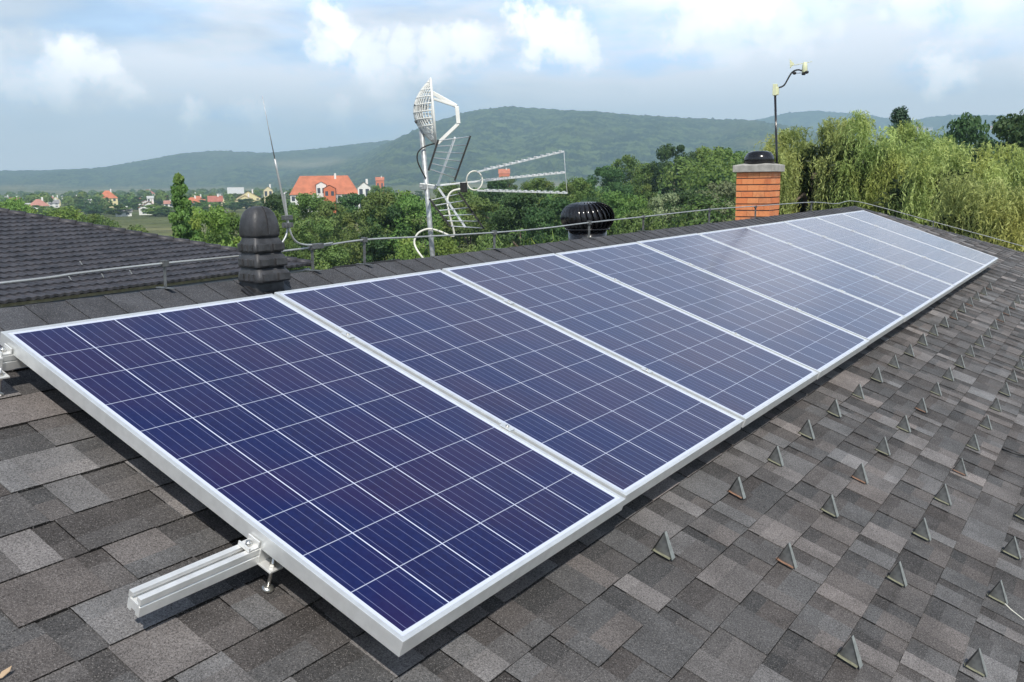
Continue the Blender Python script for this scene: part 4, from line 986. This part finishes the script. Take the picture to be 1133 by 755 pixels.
# weeping willows
def willow(px, D, halfw, top_pts, bottom, label, seed, nclump=30):
    g = np.random.default_rng(seed); c = at(px, 200, D); P_, Nn, Al, T = [], [], [], []; Pd, Nd = [], []
    rt = np.array([RC[0, 0], RC[1, 0], 0]); rt /= np.linalg.norm(rt); fw = np.array([-rt[1], rt[0], 0]); fw = fw if fw @ np.array([RC[0, 2], RC[1, 2], 0]) > 0 else -fw
    tx = np.array([p_[0] for p_ in top_pts], float); ty = np.array([p_[1] for p_ in top_pts], float)
    R_ = halfw/F*D; tw = MB()
    for k_ in range(nclump):
        a = g.uniform(-1, 1); dpt = g.uniform(-1, 1)*math.sqrt(1-a*a)
        x_px = px+a*halfw; zt = at(x_px, np.interp(x_px, tx, ty), D)[2]
        drop0 = (abs(dpt)**1.6)*R_*.42+g.random()**2*1.3
        cz = zt-drop0; cc_ = np.array([c[0], c[1], 0])+rt*a*R_+fw*dpt*R_*.85; cc_[2] = cz
        out = rt*a+fw*dpt; nrm = np.linalg.norm(out)+1e-6; out = out/nrm
        tn = g.random()*.8
        for s_ in range(int(g.integers(26, 44))):
            sp = g.normal(0, .15, 2)*np.array([.8, 1]); ln = g.uniform(2.2, 6.5)*(.55+.45*g.random()); st = cc_+rt*sp[0]+fw*sp[1]+np.array([0, 0, g.uniform(-.35, .05)])
            dirv = out*g.uniform(.0, .25)+rt*g.normal(0, .15)+fw*g.normal(0, .15); m_ = int(ln*27); wob = g.uniform(0, 6.28, 2); prev = None
            t = np.linspace(0, 1, m_); arch = np.minimum(t*ln, .7)
            pts = st+np.outer(1-np.exp(-t*ln*2.2), dirv)*.75+np.outer(.10*np.sin(t*ln*3+wob[0]), rt)+np.outer(.08*np.sin(t*ln*3.6+wob[1]), fw)
            pts[:, 2] += .22*np.sin(np.minimum(t*ln*2.6, math.pi))-np.maximum(t*ln-.25, 0)
            pts = pts+g.normal(0, .014, pts.shape)+np.outer(.03*np.sin(t*ln*7+wob[0]*2), rt)
            al = np.gradient(pts, axis=0); al = al/np.maximum(np.linalg.norm(al, axis=1, keepdims=True), 1e-5)+g.normal(0, .22, pts.shape)
            P_.append(pts); Nn.append(g.normal(size=pts.shape)+np.array([0, 0, .4])-fw*.35); Al.append(al); T.append(np.clip(tn+.15*g.random()+.25*g.random(m_), 0, 1))
    # inner, sparser curtain
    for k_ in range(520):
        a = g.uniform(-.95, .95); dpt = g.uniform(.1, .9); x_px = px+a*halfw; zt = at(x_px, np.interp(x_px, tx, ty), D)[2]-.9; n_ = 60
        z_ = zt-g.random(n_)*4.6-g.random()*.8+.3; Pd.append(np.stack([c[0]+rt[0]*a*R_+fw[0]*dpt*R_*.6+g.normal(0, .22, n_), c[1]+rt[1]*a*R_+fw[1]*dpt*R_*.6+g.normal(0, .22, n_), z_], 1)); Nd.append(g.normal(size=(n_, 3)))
    root = empty('willow', (c[0], c[1], -8.5)); tag(root, label, 'willow tree')
    P_, Nn, Al, T = map(np.concatenate, (P_, Nn, Al, T))
    me = leafmesh('drooping_foliage', P_, Nn, .105*g.uniform(.6, 1.5, len(P_)), .17, T, Al); me.materials.append(LM['willow']); o = bpy.data.objects.new('drooping_foliage', me); COL.objects.link(o); to(o, root)
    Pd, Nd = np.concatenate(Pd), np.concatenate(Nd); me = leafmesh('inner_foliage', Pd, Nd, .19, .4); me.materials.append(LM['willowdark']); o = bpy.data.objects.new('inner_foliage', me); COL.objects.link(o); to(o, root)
    topz = at(px, np.interp(px, tx, ty), D)[2]
    q = MB().tube([(c[0], c[1], -8.7), (c[0]+.1, c[1], -4), (c[0], c[1]+.1, topz-1.4)], [.38, .28, .1], 10)
    for k_ in range(14):
        a = k_*2.4; l = R_*g.uniform(.5, .9); z = topz-3.6+2.2*k_/14; q.tube([(c[0], c[1], z-1), (c[0]+math.cos(a)*l*.5, c[1]+math.sin(a)*l*.5, z+.2), (c[0]+math.cos(a)*l, c[1]+math.sin(a)*l, z-.1)], [.12, .07, .02], 6)
    to(q.obj('trunk', m_bark), root)
willow(906, 27, 62, [(840, 166), (866, 152), (890, 138), (915, 132), (935, 131), (960, 128), (980, 150)], 240, 'tall yellow green weeping willow right of the chimney', 1, 40)
willow(985, 26, 56, [(925, 138), (950, 127), (962, 126), (985, 146), (1003, 138), (1018, 150), (1040, 160)], 250, 'yellow green weeping willow below the dark conifer', 2, 27)
willow(1072, 24, 62, [(1010, 166), (1035, 160), (1060, 158), (1085, 160), (1105, 164), (1122, 176), (1135, 205)], 280, 'lower weeping willow with curling branch tips near the right edge', 3, 34)
willow(1120, 21, 52, [(1060, 200), (1100, 196), (1133, 202), (1180, 206)], 290, 'willow foliage spilling over the far hip at the right edge', 4, 32)
# distant trees among the houses of the town
tg = random.Random(5)
for i_ in range(112):
    px = tg.uniform(-20, 330) if i_ < 100 else tg.uniform(420, 640); D = tg.uniform(330, 680); hgt = tg.uniform(2.4, 4.8)+(D > 480)*2.5
    y_ = None; b = at(px, 210, D); gz = float(H(b[0], b[1])); el = (gz+hgt-CAM[2])/D
    a0, e0 = azel(px, 200); a1, e1 = azel(px, 220); top = 200+(el-e0)/(e1-e0)*20
    tree((tg.choice(('mid', 'dark', 'olive', 'bright', 'dark')), 'far', 1), px, top, D, tg.uniform(6, 11)/D*F, 'small rounded tree among the distant houses of the town', 'trees scattered through the town', name='distant_tree')
# the wood that fills the valley between the near trees and the hills
def wood(name, az0, az1, r0, r1, n, label, hmin=6, hmax=11):
    a = np.radians(rng.uniform(az0, az1, n)); r = np.sqrt(rng.uniform(r0*r0, r1*r1, n)); x = CAM[0]+r*np.cos(a); y = CAM[1]+r*np.sin(a); z = H(x, y)
    P_, Nn, T, SZ = [], [], [], []
    for i_ in range(n):
        k_ = int(np.clip(140*(300/r[i_])**1.3, 110, 900)); SZ.append(np.full(k_, max(.26, .0036*r[i_]))); d = rng.normal(size=(k_, 3)); d /= np.linalg.norm(d, axis=1, keepdims=True); d[:, 2] = np.abs(d[:, 2])*1.1-.15; R_ = rng.uniform(2.4, 4.2); h = rng.uniform(hmin, hmax)
        P_.append(np.array([x[i_], y[i_], z[i_]+h-R_])+d*R_*(.75+.25*rng.random((k_, 1)))); Nn.append(d+rng.normal(size=(k_, 3))*.4); T.append(np.clip(rng.random()*.8+rng.random(k_)*.3, 0, 1))
    me = leafmesh(name, np.vstack(P_), np.vstack(Nn), np.concatenate(SZ), .8, np.concatenate(T)); me.materials.append(LM['mid']); o = bpy.data.objects.new(name, me); COL.objects.link(o); tag(o, label, 'wood', kind='stuff')
wood('valley_wood', 14, 38, 95, 420, 560, 'mass of green woodland filling the valley behind the near trees', 5, 8.5)
wood('town_wood', 44, 66, 480, 1300, 260, 'dark scattered woodland beyond the town at the foot of the hills', 5, 9)
wood('low_scrub', -4, 24, 60, 260, 220, 'green woodland behind the willows at right', 7, 12)
for i_ in range(1): pass

# ================================================================== THE TOWN
m_roofs = dict(orange=simple('orange roof tiles', (.52, .17, .085), .8, 0, .15, .5), red=simple('red roof tiles', (.40, .14, .10), .8, 0, .15, .5), pink=simple('faded pink roof tiles', (.46, .22, .17), .8, 0, .12, .5), grey=simple('grey roof', (.25, .24, .24), .8), white=simple('white flat roof', (.7, .7, .7), .8))
m_walls = dict(white=simple('white render', (.78, .77, .73), .9, 0, .04, .3), cream=simple('cream render', (.72, .62, .40), .9, 0, .05, .3), orange=simple('orange render', (.62, .17, .07), .9), yellow=simple('yellow render', (.76, .66, .36), .9))
m_win = simple('dark window glass', (.06, .07, .09), .2)
def house_at(x0, x1, ytop, ybase, roof, wall, label, D=None, roof_frac=.45, kind='gable', turn=0., name='house', floors=2, depth=None, nwin=None, chim=True):
    """house whose front spans x0..x1 px and stands where its base line meets the ground"""
    xc = (x0+x1)/2
    if D is None:
        D, p_ = hitbase(xc, ybase); D = D or 600.
    a = Vector(at(x0, ybase, D)); b = Vector(at(x1, ybase, D)); gz = float(H((a.x+b.x)/2, (a.y+b.y)/2)); gz = max(gz, a.z) if D > 2000 else gz; topz = at(xc, ytop, D)[2]
    w = (b-a).length; h = topz-gz; rh = min(h*roof_frac, w*.42); wh = h-rh; dp = depth or min(w*.8, 11)
    cx = (a+b)/2; ang = math.atan2(b.y-a.y, b.x-a.x)+turn; root = empty(name, (cx.x, cx.y, gz), (0, 0, ang)); tag(root, label, 'house' if name == 'house' else 'building')
    # local: x along the front, y away from camera
    s_ = 1 if (Matrix.Rotation(ang, 3, 'Z') @ Vector((0, 1, 0))).dot(Vector((cx.x-CAM[0], cx.y-CAM[1], 0))) > 0 else -1
    y0, y1 = 0, s_*dp; W = w/2; o_ = .35
    q = MB(); q.box((-W, min(y0, y1), -1), (W, max(y0, y1), wh))
    ridge_along = kind != 'gable'
    if kind == 'gable': q.add([(-W, y0, wh), (W, y0, wh), (0, y0, h-.1), (-W, y1, wh), (W, y1, wh), (0, y1, h-.1)], [(0, 1, 2), (3, 5, 4)])
    q.obj('wall', m_walls[wall], root)
    q = MB()
    if kind == 'gable': q.bar((-W-o_, s_*-o_, wh-.15), (0, s_*-o_, h), .01, .01); q.add([(-W-o_, y0-s_*o_, wh-.2), (0, y0-s_*o_, h), (W+o_, y0-s_*o_, wh-.2), (-W-o_, y1+s_*o_, wh-.2), (0, y1+s_*o_, h), (W+o_, y1+s_*o_, wh-.2)], [(0, 1, 4, 3), (1, 2, 5, 4)])
    elif kind == 'hip':
        i2 = min(dp/2, W*.8); q.add([(-W-o_, y0-s_*o_, wh), (W+o_, y0-s_*o_, wh), (W+o_, y1+s_*o_, wh), (-W-o_, y1+s_*o_, wh), (-W+i2, (y0+y1)/2, h), (W-i2, (y0+y1)/2, h)], [(0, 1, 5, 4), (1, 2, 5), (2, 3, 4, 5), (3, 0, 4)])
    elif kind == 'side': q.add([(-W-o_, y0-s_*o_, wh-.1), (W+o_, y0-s_*o_, wh-.1), (W+o_, (y0+y1)/2, h), (-W-o_, (y0+y1)/2, h), (W+o_, y1+s_*o_, wh-.1), (-W-o_, y1+s_*o_, wh-.1)], [(0, 1, 2, 3), (3, 2, 4, 5), (0, 3, 5), (1, 4, 2)])
    else: q.box((-W-.2, min(y0, y1)-.2, wh+.004), (W+.2, max(y0, y1)+.2, h))
    ro = q.obj('roof', m_roofs[roof], root)
    if chim and kind != 'flat': MB().box((W*.3, s_*dp*.4, h-rh*.5), (W*.3+.7, s_*dp*.4+.7, h+.8)).obj('chimney', m_walls['white'], ro)
    nw = nwin or max(2, int(w/2.6)); fl = max(1, floors); yy = y0-s_*.03
    for f_ in range(fl):
        zz = wh*(f_+.35)/fl; hh = wh/fl*.5
        for k_ in range(nw):
            xx = -W+w*(k_+.5)/nw; ww = min(.6, w/nw*.28); MB().box((xx-ww, min(yy, y0), zz), (xx+ww, max(yy, y0), zz+hh)).obj('window', m_win, root)
    return root, D
HS = [(28, 41, 225, 234, 'white', 'white', 'small white flat roofed house at the far left over the neighbouring roof', 'flat', 2),
      (54, 66, 221, 230, 'grey', 'white', 'small white house second from the left picture edge', 'side', 2),
      (74, 81, 219, 226, 'white', 'white', 'tiny white house behind the bush left of the orange roofed villa', 'flat', 1),
      (95, 104, 221, 228, 'grey', 'white', 'tiny white house just left of the cream villa', 'side', 1),
      (109, 131, 211, 230, 'orange', 'yellow', 'cream villa with orange hipped roof left of the slender tree', 'hip', 2),
      (140, 151, 216, 222, 'grey', 'white', 'low white house between the cream villa and the red roofed house', 'side', 1),
      (156, 172, 210, 220, 'red', 'cream', 'house with dull red roof behind the white and orange house', 'hip', 2),
      (154, 177, 223, 238, 'orange', 'white', 'white house with orange gable roof left of the slender tree', 'gable', 2),
      (164, 171, 217, 234, 'white', 'white', 'narrow white tower block behind the white house with orange gable', 'flat', 3),
      (128, 146, 231, 240, 'grey', 'white', 'low long white house in front of the cream villa', 'side', 1),
      (211, 228, 217, 228, 'orange', 'cream', 'house with orange roof just right of the slender tree', 'hip', 2),
      (252, 270, 207.5, 215, 'white', 'white', 'long white flat roofed block far behind the town', 'flat', 2),
      (262, 289, 211.5, 229, 'red', 'yellow', 'cream gabled house with red roof above the louvred vent', 'gable', 3),
      (292, 302, 206, 218, 'grey', 'cream', 'cream house right of the red roofed gabled house', 'gable', 2),
      (396, 410, 201, 214, 'pink', 'white', 'house with faded pink roof right of the long orange roofed building', 'gable', 2),
      (416, 425, 196, 206, 'orange', 'orange', 'small orange house left of the antenna mast', 'side', 1),
      (552, 564, 187, 196, 'orange', 'orange', 'small orange roofed house seen between the aerial booms', 'side', 1),
      (86, 93, 224, 231, 'pink', 'white', 'tiny pink roofed house in front of the town trees', 'side', 1),
      (182, 192, 222, 230, 'pink', 'white', 'small pale house half behind the slender tree', 'side', 1),
      (44, 51, 226, 232, 'orange', 'white', 'tiny house with orange roof between two white houses at left', 'gable', 1)]
for x0, x1, yt, yb, rf, wlx, lab, kd, fl in HS:
    Dd = {396: 300, 416: 700, 552: 700, 252: 700, 292: 420}.get(x0)
    house_at(x0, x1, yt, yb, rf, wlx, lab, D=Dd, kind=kd, floors=fl, name='town_house')
# the long orange roofed building: three wings
r_, D_ = house_at(321, 397, 194.5, 214, 'orange', 'white', 'long white building with a big orange hipped roof in the middle distance', D=330, kind='hip', floors=2, name='large_building', roof_frac=.5, depth=7, nwin=12)
def place(o, M):
    o.parent = r_; o.matrix_parent_inverse = Matrix.Identity(4); o.matrix_basis = (Matrix.Translation(r_.location) @ r_.rotation_euler.to_matrix().to_4x4()).inverted() @ M
for (x0, x1, yt, wlx, rfx, off_) in ((350, 361, 201, 'white', 'orange', 3.), (358, 371, 204.5, 'orange', 'orange', 6.)):
    a = Vector(at(x0, 210, D_-off_)); b = Vector(at(x1, 210, D_-off_)); w = (b-a).length; c_ = (a+b)/2; gz = float(H(c_.x, c_.y)); h = at((x0+x1)/2, yt, D_-off_)[2]-gz
    ang = math.atan2(b.y-a.y, b.x-a.x); wh = h-w*.30; W = w/2; M = Matrix.Translation((c_.x, c_.y, gz)) @ Matrix.Rotation(ang, 4, 'Z')
    q = MB(); q.box((-W, 0, -1), (W, off_-.05, wh)).add([(-W, 0, wh), (W, 0, wh), (0, 0, h-.1)], [(0, 1, 2)]); place(q.obj('wing_wall', m_walls[wlx]), M)
    q = MB(); q.add([(-W-.3, -.3, wh-.1), (0, -.3, h), (W+.3, -.3, wh-.1), (-W-.3, off_+4, wh-.1), (0, off_+4, h), (W+.3, off_+4, wh-.1)], [(0, 1, 4, 3), (1, 2, 5, 4)]); place(q.obj('wing_roof', m_roofs[rfx]), M)
    for k_ in range(2): place(MB().box((-W*.5-.5+k_*W, -.03, wh*.7), (-W*.5+.5+k_*W, -.004, wh*.88)).obj('window', m_win), M)
# pale buildings high on the far right hillside
for (x0, x1, yt, yb, w_, rf, nm_) in ((1013, 1018.5, 140.5, 144.5, 'white', 'pink', 'leftmost'), (1019.5, 1024.5, 140, 144, 'cream', 'grey', 'middle'), (1026, 1032, 140.8, 144.6, 'white', 'grey', 'rightmost')):
    house_at(x0, x1, yt, yb, rf, w_, nm_+' of three pale buildings on the far hillside right of the conifer', kind='side', floors=1, name='hillside_building', D=2900., roof_frac=.4, nwin=3, chim=False)
for (x0, x1, yt, yb, w_, rf, nm_) in ((1092, 1098, 139.5, 143.6, 'cream', 'pink', 'left'), (1100, 1108, 138.6, 143.2, 'white', 'pink', 'right')):
    house_at(x0, x1, yt, yb, rf, w_, nm_+' one of two pale buildings on the far hillside near the right edge', kind='side', floors=1, name='hillside_building', D=2900., roof_frac=.4, nwin=3, chim=False)
# the many small houses of the far town
hg = random.Random(21); k_ = 0
while k_ < 24:
    px = hg.uniform(0, 312); D = hg.uniform(380, 900); p_ = at(px, 220, D); gz = float(H(p_[0], p_[1])); a0, e0 = azel(px, 200); a1, e1 = azel(px, 240)
    hh = hg.uniform(4.2, 6.5); w_ = hg.uniform(6.5, 10.5)/D*F; yb = 200+((gz-CAM[2])/D-e0)/(e1-e0)*40; yt = 200+((gz+hh-CAM[2])/D-e0)/(e1-e0)*40
    r_h, _ = house_at(px, px+w_, yt, yb, hg.choice(('orange', 'red', 'pink', 'orange', 'grey')), hg.choice(('white', 'white', 'cream', 'yellow')), 'tiny pale house among the trees of the far town', D=D, kind=hg.choice(('gable', 'side', 'hip')), floors=1, nwin=2, name='town_house')
    r_h['group'] = 'small houses of the far town'; k_ += 1
